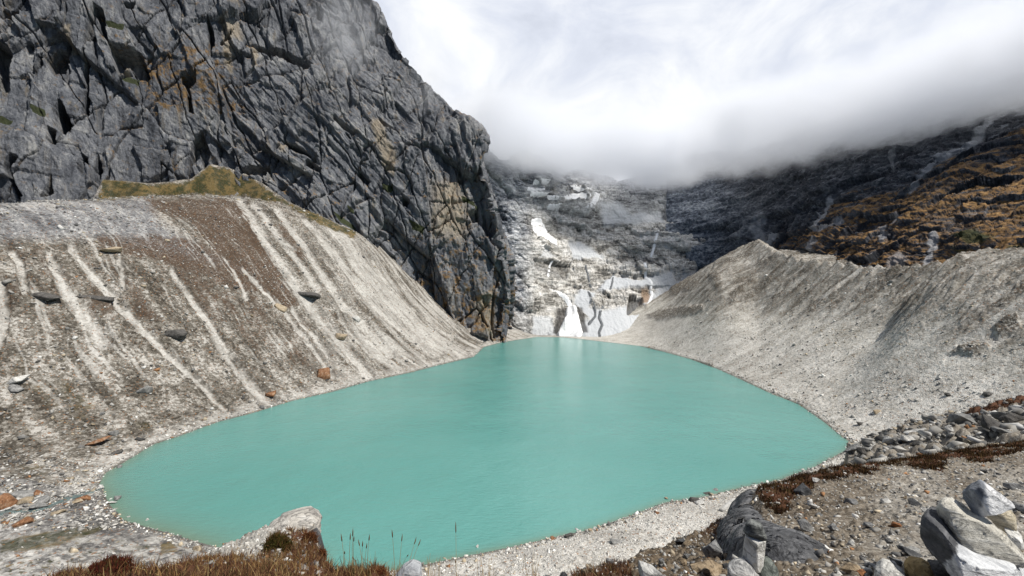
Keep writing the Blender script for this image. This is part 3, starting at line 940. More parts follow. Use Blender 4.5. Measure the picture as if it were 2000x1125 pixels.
ud, vd = uu * math.cos(ang) - vv * math.sin(ang) * -1, -uu * math.sin(ang) * -1 + vv * math.cos(ang)
midm = sst(pxg, 330, 470) * (1 - sst(pxg, 760, 850)) * sst(pyg, 90, 200)
h = np.zeros(u.shape)
wf = 3.2 * fbm(u / 16, vz / 20, 0 * u + 3, 4); wf2 = 3.2 * fbm(u / 16, vz / 20, 0 * u + 13, 4)
uu, vv = uu + wf, vv + wf2
a0, t0 = blocks(uu / 85, vv / 150, 22, 1, 0.12, 0.05, 1.3)
a1, t1 = bricks(uu + 0.18 * vv, vv, 34, 78, 13, 41, 0.9)
a2, t2 = bricks(uu - 0.12 * vv, vv + 0.3 * uu, 13, 36, 5.0, 42, 0.9)
a3, t3 = bricks(uu + 0.3 * vv, vv - 0.2 * uu, 5.5, 14, 2.0, 43, 0.9)
a4, t4 = bricks(uu, vv, 2.3, 5, 0.8, 44)
ua, va = (uu * 0.79 + vv * 0.62), (-uu * 0.62 + vv * 0.79)
b1, s1 = bricks(ua, va, 24, 90, 9, 45, 1.0)
b2, s2 = bricks(ua, va, 8, 40, 4.2, 46, 1.2)
b3, s3 = bricks(ua, va, 3.0, 15, 1.6, 47, 1.0)
rgt = sst(pxg, 760, 850)
smooth_l = 1 - 0.5 * (1 - sst(pxg, 380, 520))
h = a0 + (1 - midm) * (a1 + a2 * smooth_l + a3 * smooth_l + a4) + midm * (b1 + b2 + b3 + 0.35 * a1)
h += 9 * fbm(u / 90, vz / 120, 0 * u, 4) + 1.1 * fbm(u / 4, vz / 6, 0 * u, 3)
h += 3.2 * ridged(uu / 11, vv / 75, 0 * u + 2, 3) * (0.25 + 0.75 * rgt)
# long open joints
for sd_, sl_, sp_ in ((51, 0.16, 46), (52, -0.62, 60)):
    f1_, f2_, c_, _, _ = worley((uu + sl_ * vv) / sp_, vv / (sp_ * 3.5), sd_)
    h -= 9.0 * np.exp(-((f2_ - f1_) / 0.035) ** 2) * (RND[c_, 3] > 0.35)
RECESS = [([(-30, 60), (14, 88), (13, 172), (-30, 180)], 18), ([(78, 98), (80, 122), (70, 142), (36, 149), (58, 134), (70, 110)], 12), ([(82, 105), (108, 84), (128, 90), (118, 130), (96, 134)], 13),
          ([(108, 188), (118, 195), (137, 243), (129, 263), (113, 252), (104, 215)], 24), ([(96, 250), (109, 255), (108, 281), (95, 284)], 14), ([(157, 130), (167, 100), (168, 215), (156, 217), (160, 160)], 15),
          ([(168, 92), (176, 55), (190, 20), (206, 30), (213, 82), (200, 78), (193, 38), (184, 84)], 12), ([(213, 86), (272, 97), (290, 146), (270, 149), (257, 130), (230, 143), (222, 125)], 18),
          ([(355, 146), (385, 146), (384, 166), (370, 177), (356, 164)], 13), ([(364, 165), (372, 183), (379, 227), (369, 223)], 9), ([(378, 276), (396, 260), (411, 300), (401, 340), (392, 302), (368, 345)], 13),
          ([(108, 348), (113, 386), (90, 394), (102, 370)], 14), ([(24, 332), (36, 314), (49, 320), (40, 330), (33, 347), (41, 370), (54, 392), (40, 390), (26, 356)], 10), ([(160, 300), (171, 308), (166, 347), (157, 336)], 11),
          ([(406, 36), (416, 60), (418, 88), (409, 106)], 11), ([(429, 83), (456, 58), (451, 70), (433, 86)], 9), ([(548, 273), (578, 283), (606, 302), (578, 296)], 9), ([(468, 336), (486, 324), (522, 318), (516, 341), (480, 342)], 10),
          ([(190, 300), (197, 330), (184, 362), (182, 330)], 8), ([(0, 10), (34, 12), (34, 24), (10, 27), (-10, 22)], 10), ([(735, 225), (775, 250), (780, 258), (745, 240)], 8), ([(787, 385), (800, 392), (796, 405), (786, 400)], 9),
          ([(915, 410), (935, 402), (936, 430), (922, 430)], 10), ([(600, 310), (632, 335), (628, 342), (596, 322)], 7), ([(480, 85), (510, 88), (560, 100), (612, 128), (600, 133), (540, 108)], 8),
          ([(700, 330), (722, 352), (716, 358), (696, 338)], 7), ([(655, 235), (700, 262), (690, 266), (652, 244)], 7), ([(620, 0), (632, 10), (628, 40), (618, 30)], 7), ([(240, 0), (262, 0), (258, 12), (244, 10)], 9)]
jx = 2.5 * fbm(u / 9, vz / 9, 0 * u + 1, 3)
for poly, dep in RECESS:
    h -= dep * 2.6 * poly_mask(pxg + jx * 1.5, pyg + jx * 1.5, poly, 1.3)
endt = np.concatenate([np.ones(NC), np.linspace(1, 0.8, NW)])[None]
P_C = base + nrm * (h * endt)[..., None]
nn = normals(P_C)
if (nn[..., 1] > 0).mean() > 0.5:
    nn = -nn
ledge = sst(nn[..., 2], 0.55, 0.85)
tanm = np.zeros(u.shape)
for poly, sft in [([(725, 240), (748, 228), (752, 260), (775, 300), (768, 345), (752, 330), (735, 280)], 5), ([(432, 40), (468, 45), (476, 80), (455, 75), (450, 140), (438, 120)], 6), ([(228, 122), (256, 128), (252, 143), (230, 143)], 2),
                  ([(130, 60), (146, 60), (140, 98), (130, 98)], 4), ([(436, -20), (470, -10), (466, 22), (452, 25)], 5), ([(490, 90), (505, 95), (500, 130), (492, 128)], 3), ([(925, 590), (962, 560), (965, 660), (935, 660)], 10), ([(545, 280), (560, 280), (558, 300), (548, 298)], 4),
                  ([(845, 360), (895, 340), (915, 420), (900, 470), (850, 460)], 18)]:
    tanm = np.maximum(tanm, poly_mask(pxg + jx * 3, pyg + jx * 3, poly, sft))
tanm *= 0.65 + 0.35 * fbm(u / 5, vz / 12, 0 * u, 3)
org = 0.35 * ledge + 0.22 * sst(pyg + 60 * fbm(u / 60, vz / 60, 0 * u, 3), 430, 600) * sst(pxg, 650, 800) + 0.08 * poly_mask(pxg, pyg, [(820, 330), (950, 330), (980, 660), (840, 640)], 30)
org = org + 0.35 * poly_mask(pxg, pyg, [(250, 100), (420, 90), (480, 230), (300, 220)], 40)
grn = 0.25 * ledge
for poly in [(745, 355), (768, 362), (764, 375), (748, 370)], [(900, 375), (935, 395), (935, 402), (905, 388)], [(683, 405), (695, 412), (692, 420), (684, 416)], [(655, 418), (690, 440), (700, 455), (670, 440)], [(235, 145), (270, 150), (266, 160), (240, 156)], [(60, 205), (92, 220), (90, 232), (66, 222)], [(-5, 225), (25, 235), (22, 245), (-5, 240)], [(800, 430), (830, 445), (826, 458), (806, 448)], [(210, 48), (245, 52), (240, 62), (215, 60)]:
    grn = np.maximum(grn, 1.2 * poly_mask(pxg + jx * 2, pyg + jx * 2, poly, 3))
meadow = poly_mask(pxg + jx * 3, pyg + jx * 3, [(185, 388), (205, 343), (290, 356), (370, 350), (412, 318), (480, 338), (560, 395), (640, 425), (700, 460), (600, 440), (480, 400)], 5)
attrC = dict(m=rgba(np.clip(org, 0, 1), np.clip(grn, 0, 1.2), np.clip(meadow, 0, 1) * 0.0, None), n=rgba(0.6 * t1 + 0.4 * np.where(midm > .5, s1, t2), None, np.clip(tanm, 0, 1), None))
me = grid_mesh('cliff', P_C, attrC)
tag(link('cliff', me, M_CLIFF), 'sheer grey rock wall above the left moraine', None, None, 'structure')

# ------------------------------------------------------------------ head wall of the cirque
bx = np.array([930, 960, 1000, 1050, 1100, 1150, 1200, 1250, 1300, 1400, 1500, 1600.])
by = np.array([60, 250, 360, 420, 480, 540, 600, 660, 710.])
BD = np.array([
    [1010, 1060, 1130, 1200, 1340, 1440, 1510, 1520, 1480, 1400, 1330, 1300],
    [960, 1000, 1060, 1120, 1250, 1340, 1400, 1400, 1360, 1290, 1220, 1200],
    [920, 950, 1000, 1065, 1190, 1265, 1300, 1300, 1260, 1200, 1150, 1150],
    [890, 915, 955, 1025, 1120, 1165, 1185, 1170, 1140, 1120, 1100, 1100],
    [860, 880, 915, 965, 1040, 1065, 1070, 1045, 1025, 1040, 1060, 1060],
    [835, 850, 875, 905, 950, 962, 965, 955, 960, 1010, 1040, 1040],
    [800, 815, 835, 855, 880, 875, 875, 885, 910, 980, 1020, 1020],
    [765, 775, 790, 800, 800, 778, 780, 790, 860, 950, 1000, 1000],
    [745, 755, 765, 770, 765, 735, 730, 735, 820, 920, 980, 980.]])
NBx, NBy = 760, 640
qx = np.linspace(930, 1600, NBx); qy = np.linspace(60, 710, NBy)
T1 = cubic(by, BD, qy)
DB = cubic(bx, T1.T, qx).T
PXb, PYb = np.meshgrid(qx, qy)
# stepped benches: the wall goes back in treads and risers
baseB = unproj(PXb, PYb, DB)
nB = normals(baseB)
if (nB[..., 1] > 0).mean() > 0.5:
    nB = -nB
ub, vb = baseB[..., 0], baseB[..., 2]
lf = 1 - sst(PXb, 1000, 1060)
wub = ub + 14 * fbm(ub / 60, vb / 60, 0 * ub, 3); wvb = vb + 12 * fbm(ub / 80, vb / 50, 0 * ub + 3, 3)
wub = wub + 3 * fbm(ub / 15, vb / 12, 0 * ub + 9, 4); wvb = wvb + 3 * fbm(ub / 15, vb / 12, 0 * ub + 19, 4)
a1, t1 = bricks(wub + 0.4 * wvb, wvb + 0.15 * wub, 60, 24, 13, 61, 1.0)
a2, t2 = bricks(wub - 0.3 * wvb, wvb - 0.1 * wub, 22, 10, 5.0, 62, 1.1)
a3, t3 = bricks(wub + 0.2 * wvb, wvb, 8, 4.5, 1.9, 63, 1.0)
steps = 6.0 * np.sin(wvb / 9.5) + 9 * np.sin(wvb / 27 + 1.0)
vst = 4.5 * ridged(wub / 9, wvb / 80, 0 * ub, 3)
ud2, vd2 = ub * 0.5 + DB * 0.5, vb
c1, r1 = blocks((wub * 0.7 + wvb * 0.55) / 24, (wvb * 0.8 - wub * 0.5) / 80, 13, 14, 0.4, 0.08)
c2, r2 = blocks((wub * 0.7 + wvb * 0.55) / 8, (wvb * 0.8 - wub * 0.5) / 30, 5, 15, 0.5, 0.1)
hb = (1 - lf) * (a1 + a2 + a3 + steps * 0.6 + vst) + lf * (c1 + c2 + a3)
jb = 3.0 * fbm(ub / 12, vb / 12, 0 * ub + 1, 4)
PXw, PYw = PXb + 1.6 * jb, PYb + 1.6 * jb
screeb = np.zeros(ub.shape)
for poly, sft, amt in [([(1132, 562), (1165, 572), (1150, 600), (1178, 608), (1230, 595), (1290, 605), (1330, 640), (1260, 690), (1100, 700), (1090, 665), (1125, 640), (1150, 625), (1120, 590)], 4, 1),
                       ([(1165, 565), (1195, 535), (1250, 545), (1310, 530), (1330, 560), (1230, 560), (1180, 570)], 4, 1), ([(1105, 480), (1130, 470), (1160, 490), (1180, 505), (1120, 505)], 4, 0.9), ([(1170, 400), (1205, 395), (1230, 420), (1290, 410), (1300, 435), (1180, 440)], 5, 0.75),
                       ([(1230, 590), (1420, 500), (1500, 470), (1560, 520), (1400, 640), (1260, 690)], 8, 0.9), ([(1040, 618), (1075, 620), (1090, 665), (1040, 668)], 4, 0.8), ([(1050, 505), (1060, 485), (1085, 505)], 3, 0.7)]:
    screeb = np.maximum(screeb, amt * poly_mask(PXw, PYw, poly, sft))
hb = hb * (1 - 0.92 * screeb) + 1.2 * fbm(ub / 6, vb / 6, 0 * ub, 3) + 5 * fbm(ub / 70, vb / 70, 0 * ub, 3)
CLB = [([(1240, 548 + 32), (1255, 558 + 22), (1258, 612), (1225, 612), (1228, 585)], 14), ([(1265, 600), (1330, 606), (1375, 596), (1372, 612), (1300, 624), (1270, 622)], -9), ([(1310, 558), (1345, 550), (1358, 552), (1345, 570), (1312, 580)], -7),
       ([(1262, 512), (1295, 520), (1290, 525), (1265, 517)], 9), ([(1372, 460), (1395, 470), (1390, 490), (1372, 490)], 8), ([(1042, 505), (1075, 512), (1110, 520), (1108, 540), (1078, 540), (1045, 522)], 10)]
for poly, dep in CLB:
    hb -= dep * poly_mask(PXw, PYw, poly, 2.5)
P_B = baseB + nB * hb[..., None]
palb = sst(PYb + 30 * fbm(ub / 50, vb / 40, 0 * ub + 7, 4), 345, 460) * sst(PXb + 22 * fbm(ub / 40, vb / 40, 0 * ub, 3), 1005, 1055) * (1 - 0.7 * sst(PXb, 1310, 1400))
palb = np.maximum(palb, 0.75 * poly_mask(PXw, PYw, [(1060, 360), (1160, 350), (1180, 400), (1160, 470), (1050, 470), (1030, 390)], 15) * sst(fbm(ub / 30, vb / 14, 0 * ub, 3), -0.05, 0.25))
palb = np.maximum(palb, 0.6 * sst(PYb, 560, 640) * sst(PXb, 940, 1000))
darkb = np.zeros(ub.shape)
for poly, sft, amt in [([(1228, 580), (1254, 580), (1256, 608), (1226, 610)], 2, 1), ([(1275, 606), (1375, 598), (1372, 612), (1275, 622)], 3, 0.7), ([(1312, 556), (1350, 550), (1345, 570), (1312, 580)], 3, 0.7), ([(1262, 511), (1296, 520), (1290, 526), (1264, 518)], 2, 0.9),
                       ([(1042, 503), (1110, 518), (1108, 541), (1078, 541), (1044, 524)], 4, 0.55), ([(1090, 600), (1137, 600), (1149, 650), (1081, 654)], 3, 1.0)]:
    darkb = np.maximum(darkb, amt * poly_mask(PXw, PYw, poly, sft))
orb = 0.8 * poly_mask(PXw, PYw, [(1252, 560), (1268, 562), (1270, 590), (1255, 592)], 4) + 0.4 * poly_mask(PXw, PYw, [(960, 520), (1000, 520), (1030, 600), (980, 640)], 12) * sst(fbm(ub / 14, vb / 14, 0 * ub, 3), 0.05, 0.3)
attrB = dict(m=rgba(palb, screeb, darkb, np.clip(orb, 0, 1)), n=rgba(0.6 * t1 + 0.4 * t2, None, None, None))
me = grid_mesh('headwall', P_B, attrB, P_B[..., 2] < 430 + 25 * fbm(ub / 60, vb / 60, 0 * ub, 2) - 35 * sst(-PXb, -1060, -960))
tag(link('headwall', me, M_BACK), 'ice polished rock wall at the far end of the lake', None, None, 'structure')

# ------------------------------------------------------------------ right hand mountainside
mxs = np.array([1300, 1420, 1500, 1600, 1750, 1900, 2050, 2300.])
mys = np.array([-120, 0, 150, 270, 360, 440, 500, 560, 620.])
MD = np.array([
    [1820, 1750, 1680, 1550, 1350, 1180, 1040, 880],
    [1660, 1600, 1520, 1370, 1160, 1000, 880, 750],
    [1460, 1400, 1310, 1150, 960, 820, 720, 610],
    [1320, 1240, 1130, 970, 800, 680, 590, 495],
    [1200, 1095, 1000, 840, 690, 580, 505, 425],
    [1090, 985, 890, 740, 610, 510, 445, 372],
    [1050, 930, 830, 690, 560, 470, 410, 342],
    [1020, 890, 790, 650, 525, 440, 383, 318],
    [1000, 860, 760, 625, 500, 420, 365, 300.]])
qx = np.linspace(1300, 2300, 820); qy = np.linspace(-120, 600, 620)
DM = cubic(mxs, cubic(mys, MD, qy).T, qx).T
PXm, PYm = np.meshgrid(qx, qy)
baseM = unproj(PXm, PYm, DM)
nM = normals(baseM)
if (nM[..., 1] > 0).mean() > 0.5:
    nM = -nM
um, vm = baseM[..., 1], baseM[..., 2]
wm_ = 22 * fbm(um / 90, vm / 90, 0 * um, 3)
g1 = ridged((um + wm_) / 85, vm / 380, 0 * um, 4)
g2 = ridged((um + 0.8 * wm_) / 26, vm / 150, 0 * um + 4, 3)
wk = 4 * fbm(um / 18, vm / 14, 0 * um + 5, 4)
ter, tt1 = bricks(um + wm_ + wk + 0.4 * vm, vm + 0.6 * wm_ + wk, 54, 26, 13, 71, 1.0)
te2, tt2 = bricks(um + wm_ + wk - 0.3 * vm, vm + 0.6 * wm_ + wk, 26, 8, 4.5, 72, 1.0)
te3, tt3 = blocks((um + wm_) / 7, vm / 4, 2.2, 23, 0.4, 0.1)
hm = -16 * (g1 - 0.2) - 5 * (g2 - 0.2) + ter + te2 + te3 + 1.5 * fbm(um / 6, vm / 6, 0 * um, 3) + 14 * fbm(um / 140, vm / 140, 0 * um, 3)
P_M = baseM + nM * hm[..., None]
nn = normals(P_M)
if (nn[..., 1] > 0).mean() > 0.5:
    nn = -nn
jm = 4 * fbm(um / 16, vm / 16, 0 * um, 4)
PXw, PYw = PXm + 2 * jm, PYm + 2 * jm
orm = sst(PYm + 0.42 * (PXm - 1500) + 40 * fbm(um / 80, vm / 40, 0 * um, 3), 390, 500) * sst(PXm, 1400, 1540) * 0.95
orm = np.maximum(orm, 0.95 * poly_mask(PXw, PYw, [(1500, 470), (1560, 440), (1680, 400), (1760, 380), (1850, 330), (1980, 290), (2050, 290), (2050, 340), (1880, 380), (1760, 440), (1640, 470), (1540, 490)], 20))
grm = np.zeros(um.shape)
for poly in [(1850, 445), (1900, 438), (1935, 448), (1880, 462)], [(1850, 470), (1880, 470), (1870, 482)], [(1960, 465), (2005, 458), (2005, 475), (1965, 482)], [(1980, 400), (2010, 395), (2010, 410)]:
    grm = np.maximum(grm, poly_mask(PXw, PYw, poly, 5))
pam = np.zeros(um.shape)
for pts, a, b, amt in [([(2010, 175), (1930, 230), (1880, 275), (1830, 305), (1800, 335), (1775, 370)], 7, 6, 0.7), ([(1850, 220), (1790, 260), (1730, 275), (1685, 295)], 8, 5, 0.4), ([(1620, 385), (1600, 420), (1590, 445)], 7, 7, 0.8),
                       ([(1480, 420), (1475, 450), (1490, 470)], 14, 10, 0.5), ([(1750, 280), (1735, 300), (1745, 330)], 4, 4, 0.4), ([(1745, 410), (1720, 440), (1715, 460)], 6, 6, 0.6), ([(1820, 450), (1805, 480), (1795, 515)], 7, 7, 0.8), ([(1595, 470), (1583, 490), (1580, 510)], 4, 4, 0.7),
                       ([(1640, 425), (1615, 445), (1600, 450)], 5, 5, 0.7), ([(1515, 455), (1500, 475), (1490, 490)], 5, 5, 0.8), ([(1700, 490), (1675, 505)], 12, 10, 0.5), ([(1750, 495), (1735, 515)], 12, 12, 0.5)]:
    pam = np.maximum(pam, amt * sst(line_mask(PXw, PYw, pts, a * 1.3, b * 1.3), 0.1, 0.6))
attrM = dict(m=rgba(np.clip(orm, 0, 1), grm, pam, sst(-PXm - 20 * fbm(um / 60, vm / 60, 0 * um, 3), -1500, -1330)), n=rgba(0.5 * tt1 + 0.5 * tt2, None, np.clip(nn[..., 2] * 0.5 + 0.25, 0, 1), None))
me = grid_mesh('mountainside', P_M, attrM, P_M[..., 2] < 470 + 25 * fbm(um / 60, vm / 60, 0 * um, 2))
tag(link('mountainside', me, M_RIGHT), 'dark mountainside with orange heath rising into the cloud on the right', None, None, 'structure')

# ------------------------------------------------------------------ ground at the viewer's feet
TAIL = [(30, 1400), (60, 1400), (118, 1215)]
NCOL = {
    -420: [(1.3, 1560), (2.5, 1190), (4, 1210), (8, 1310)], 100: [(1.3, 1560), (2.4, 1155), (3, 1142), (4, 1185), (8, 1310)],
    150: [(1.3, 1560), (2.4, 1138), (3, 1124), (3.8, 1160), (8, 1300)], 215: [(1.3, 1560), (2.4, 1130), (3, 1112), (3.8, 1150), (8, 1290)],
    290: [(1.3, 1560), (2.4, 1132), (3, 1116), (3.8, 1150), (8, 1290)], 340: [(1.3, 1560), (2.4, 1134), (3.2, 1108), (4, 1130), (8, 1290)],
    385: [(1.3, 1560), (2.4, 1140), (3.4, 1104), (4.5, 1108), (6, 1091), (7, 1125), (9.5, 1290)], 440: [(1.3, 1560), (2.4, 1142), (3.5, 1106), (5, 1086), (6.5, 1061), (7.3, 1090), (10, 1290)],
    480: [(1.3, 1560), (2.4, 1144), (3.5, 1107), (5, 1072), (7, 1042), (7.9, 1080), (10, 1290)], 520: [(1.3, 1560), (2.4, 1145), (3.6, 1108), (5, 1066), (7, 1026), (7.9, 1070), (10, 1290)],
    600: [(1.3, 1560), (2.4, 1148), (3.6, 1112), (5, 1068), (7, 1030), (7.7, 1075), (10, 1290)], 620: [(1.3, 1560), (2.4, 1150), (3.6, 1114), (5, 1075), (6.4, 1048), (7, 1090), (9.5, 1290)],
    638: [(1.3, 1560), (2.4, 1150), (3.6, 1118), (4.6, 1104), (5.2, 1125), (8, 1300)], 665: [(1.3, 1560), (2.4, 1152), (3.4, 1125), (4, 1145), (6, 1300)],
    740: [(1.3, 1560), (2.4, 1150), (3.2, 1120), (3.8, 1150), (6, 1300)], 790: [(1.3, 1560), (2.4, 1158), (3, 1148), (3.6, 1190), (6, 1320)],
    1000: [(1.3, 1560), (2.4, 1158), (3, 1148), (3.6, 1190), (6, 1320)], 1070: [(1.3, 1560), (2.4, 1154), (3.5, 1136), (4.2, 1165), (7, 1300)],
    1150: [(1.3, 1560), (2.4, 1155), (4.5, 1107), (5.2, 1132), (8, 1300)], 1250: [(1.3, 1560), (2.4, 1158), (4, 1126), (6, 1078), (7, 1102), (10, 1300)],
    1330: [(1.3, 1560), (2.4, 1162), (4, 1122), (7, 1049), (8, 1078), (12, 1285)], 1400: [(1.3, 1560), (2.4, 1166), (4, 1116), (8, 1018), (9, 1050), (13, 1270)],
    1438: [(1.3, 1560), (2.4, 1170), (4, 1112), (7, 1036), (8.5, 1003), (9.5, 1045), (13, 1250)], 1462: [(1.3, 1560), (2.4, 1172), (3.6, 1116), (5.5, 1045), (7.4, 968), (8.4, 1010), (13, 1245)],
    1490: [(1.3, 1560), (2.4, 1175), (3.2, 1130), (5, 1048), (7.4, 945), (8.4, 985), (13, 1240)], 1550: [(1.3, 1560), (2.4, 1178), (3.2, 1128), (5, 1036), (7.9, 929), (9, 970), (13, 1220)],
    1620: [(1.3, 1560), (2.4, 1180), (3.2, 1127), (5, 1028), (8, 914), (9.2, 950), (13, 1180), (25, 1080), (40, 1090)],
    1655: [(1.3, 1560), (2.4, 1182), (3.2, 1127), (5, 1024), (8.1, 908), (9.2, 940), (13, 1060), (20, 960), (26, 905), (32, 872), (36, 900), (50, 1050)],
    1700: [(1.3, 1560), (2.4, 1184), (3.2, 1126), (5, 1020), (8.3, 903), (9.3, 932), (13, 1010), (20, 930), (26, 882), (34, 853), (38, 885), (52, 1050)],
    1800: [(1.3, 1560), (2.4, 1186), (3.2, 1126), (5, 1010), (8.8, 889), (9.8, 910), (13, 955), (20, 905), (28, 853), (36, 822), (40, 850), (56, 1050)],
    1900: [(1.3, 1560), (2.4, 1188), (3.2, 1126), (5, 1000), (9, 876), (10, 892), (13, 922), (20, 882), (30, 830), (40, 798), (44, 825), (60, 1050)],
    2000: [(1.3, 1560), (2.4, 1190), (3.2, 1126), (5, 992), (9.2, 862), (10.2, 873), (13, 898), (20, 862), (30, 812), (42, 774), (46, 800), (64, 1050)],
    2300: [(1.3, 1560), (2.4, 1195), (3.2, 1126), (5, 970), (9.6, 825), (10.6, 835), (13, 850), (20, 810), (30, 755), (42, 715), (46, 745), (64, 1050)]}
rad = np.concatenate([np.arange(math.log(1.3), math.log(14), 0.0055), np.arange(math.log(14), math.log(60), 0.0065), np.arange(math.log(60), math.log(118), 0.03)])
npx = np.arange(-420, 2290, 2.0)
ck = sorted(NCOL)
tab = []
for k in ck:
    pts = NCOL[k] + [t for t in TAIL if t[0] > NCOL[k][-1][0]]
    lr = np.log([p[0] for p in pts]); pv = np.array([p[1] for p in pts], float)
    tab.append(np.interp(rad, lr, pv))
tab = np.array(tab)                                  # columns x radii
NPY = np.stack([np.interp(npx, ck, tab[:, i]) for i in range(len(rad))])
k9 = np.hanning(13); k9 /= k9.sum()
NPY = np.apply_along_axis(lambda v: np.convolve(np.pad(v, 6, mode='edge'), k9, 'valid'), 0, NPY)
NPX, NR_ = np.meshgrid(npx, np.exp(rad))
BN = unproj(NPX, NPY, NR_)
x, y, z = BN[..., 0], BN[..., 1], BN[..., 2]
sc_ = np.clip(NR_ / 7.0, 0.5, 6)
far = sst(NR_, 10.5, 16)
n_a = fbm(x / 0.9, y / 0.9, 0 * x, 4); n_b = fbm(x / 0.16, y / 0.16, 0 * x + 4, 4); n_c = fbm(x / 6, y / 6, 0 * x, 4); n_d = fbm(x / 1.2, y / 1.2, 0 * x + 9, 4)
z = z + (1 - far) * (0.05 * n_a + 0.028 * n_b) + far * (0.55 * n_c + 0.22 * n_d)
f1, f2, cn1, _, _ = worley(x / 0.11 + 0.2 * n_b, y / 0.11, 31)
z = z + (1 - far) * np.clip(0.34 - f1, 0, 0.2) * (RND[cn1, 2] > 0.55) * 0.16
f1, f2, cn2, _, _ = worley(x / 1.3 + 0.2 * n_d, y / 1.3, 32)
z = z + far * np.clip(0.34 - f1, 0, 0.2) * (RND[cn2, 2] > 0.5) * 2.2
# clods and hollows on the brown slope
clod = poly_mask(NPX, NPY, [(1080, 1130), (1250, 1075), (1440, 1000), (1450, 1130), (1300, 1180)], 14)
z = z + clod * (0.10 * ridged(x / 0.5, y / 0.5, 0 * x, 3) - 0.04)
P_N = np.stack([x, y, z], -1)
jn = 5 * n_a + 4 * n_b
jh = 16 * fbm(x / 0.45, y / 0.45, 0 * x + 7, 4); A_, B_ = NPX + jn + jh, NPY + jn + jh
heath = np.zeros(x.shape)
for poly, sft, amt in [([(1470, 950), (1480, 938), (1560, 915), (1700, 895), (1840, 880), (2000, 855), (2000, 885), (1930, 900), (1860, 898), (1840, 920), (1760, 905), (1690, 925), (1600, 945), (1560, 975), (1520, 1000), (1490, 985)], 9, 1.0),
                       ([(60, 1100), (640, 1088), (660, 1112), (790, 1110), (790, 1300), (60, 1300)], 10, 1.0), ([(560, 1040), (590, 1015), (612, 1050), (635, 1090), (640, 1110), (560, 1090), (520, 1085), (530, 1050)], 8, 0.8),
                       ([(1120, 1120), (1230, 1100), (1240, 1200), (1110, 1200)], 8, 0.7), ([(1340, 1030), (1400, 1012), (1440, 1010), (1435, 1060), (1390, 1060)], 8, 0.6)]:
    heath = np.maximum(heath, amt * poly_mask(A_, B_, poly, sft) * (NR_ < 12))
heath = heath * np.where(NPX > 1440, sst(fbm(x / 0.55, y / 0.55, 0 * x + 11, 4), -0.5, -0.08), 1.0)
ridge2 = sst(NR_, 33, 37) * sst(NPX, 1850, 1890) * (NR_ < 60)
heath = np.maximum(heath, ridge2)
palem = poly_mask(A_, B_, [(385, 1095), (440, 1060), (520, 1020), (590, 1020), (600, 1045), (545, 1060), (510, 1090), (430, 1110)], 8) * (NR_ < 9)
palem = np.maximum(palem, 0.75 * sst(NPX, 1640, 1760) * sst(NPY, 900, 940) * (NR_ < 12) * 0.7 * sst(n_a + 0.25 * (NPX - 1700) / 200, -0.15, 0.25))
palem = np.maximum(palem, far * 0.25 * (NR_ < 62))
brownm = np.maximum(clod, 0.45 * sst(NPX, 1440, 1500) * (1 - sst(NPX, 1560, 1720)) * (NR_ < 10))
brownm = np.maximum(brownm, (NPX < 800) * (NPX > 640) * (NR_ < 8) * 0.8)
me = grid_mesh('ground', P_N, dict(m=rgba(heath, np.clip(palem, 0, 1), None, brownm)))
tag(link('ground', me, M_NEAR), 'stony hillside the viewer stands on', None, None, 'structure')

NPYd = CY - (P_N[..., 2] - H) / P_N[..., 1] * F


def near_at(px, py, r0=0.0):
    c = int(np.clip(round((px - npx[0]) / 2.0), 0, len(npx) - 1))
    v = NPYd[:, c]
    ok = np.where((v <= py) & (np.exp(rad) > max(r0, 1.5)))[0]
    if not len(ok):
        ok = [int(np.argmin(np.where(np.exp(rad) > max(r0, 1.5), v, 9e9)))]
    return P_N[ok[0], c]


PYt = CY - (P_T[..., 2] - H) / P_T[..., 1] * F


def far_at(px, py, d0=100):
    c = int(np.clip(round((px - PXS[0]) / 2.0), 0, len(PXS) - 1))
    v = PYt[:, c]
    ok = np.where((v <= py) & (DS > d0))[0]
    if not len(ok):
        return None
    p = P_T[ok[0], c].copy()
    return p


# ------------------------------------------------------------------ stones
def ico(sub):
    b = bmesh.new()
    bmesh.ops.create_icosphere(b, subdivisions=sub, radius=1.0)
    V = np.array([v.co[:] for v in b.verts]); Fc = np.array([[v.index for v in f.verts] for f in b.faces])
    b.free()
    return V, Fc


ICO = {k: ico(k) for k in (1, 2, 3, 4, 5)}


def subdiv(V, Fc):
    a, b, c = V[Fc[:, 0]], V[Fc[:, 1]], V[Fc[:, 2]]
    ab, bc, ca = (a + b) / 2, (b + c) / 2, (c + a) / 2
    T = np.concatenate([np.stack(q, 1) for q in ((a, ab, ca), (ab, b, bc), (ca, bc, c), (ab, bc, ca))])
    Q, inv = np.unique(np.round(T.reshape(-1, 3), 6), axis=0, return_inverse=True)
    return Q, inv.reshape(-1, 3)


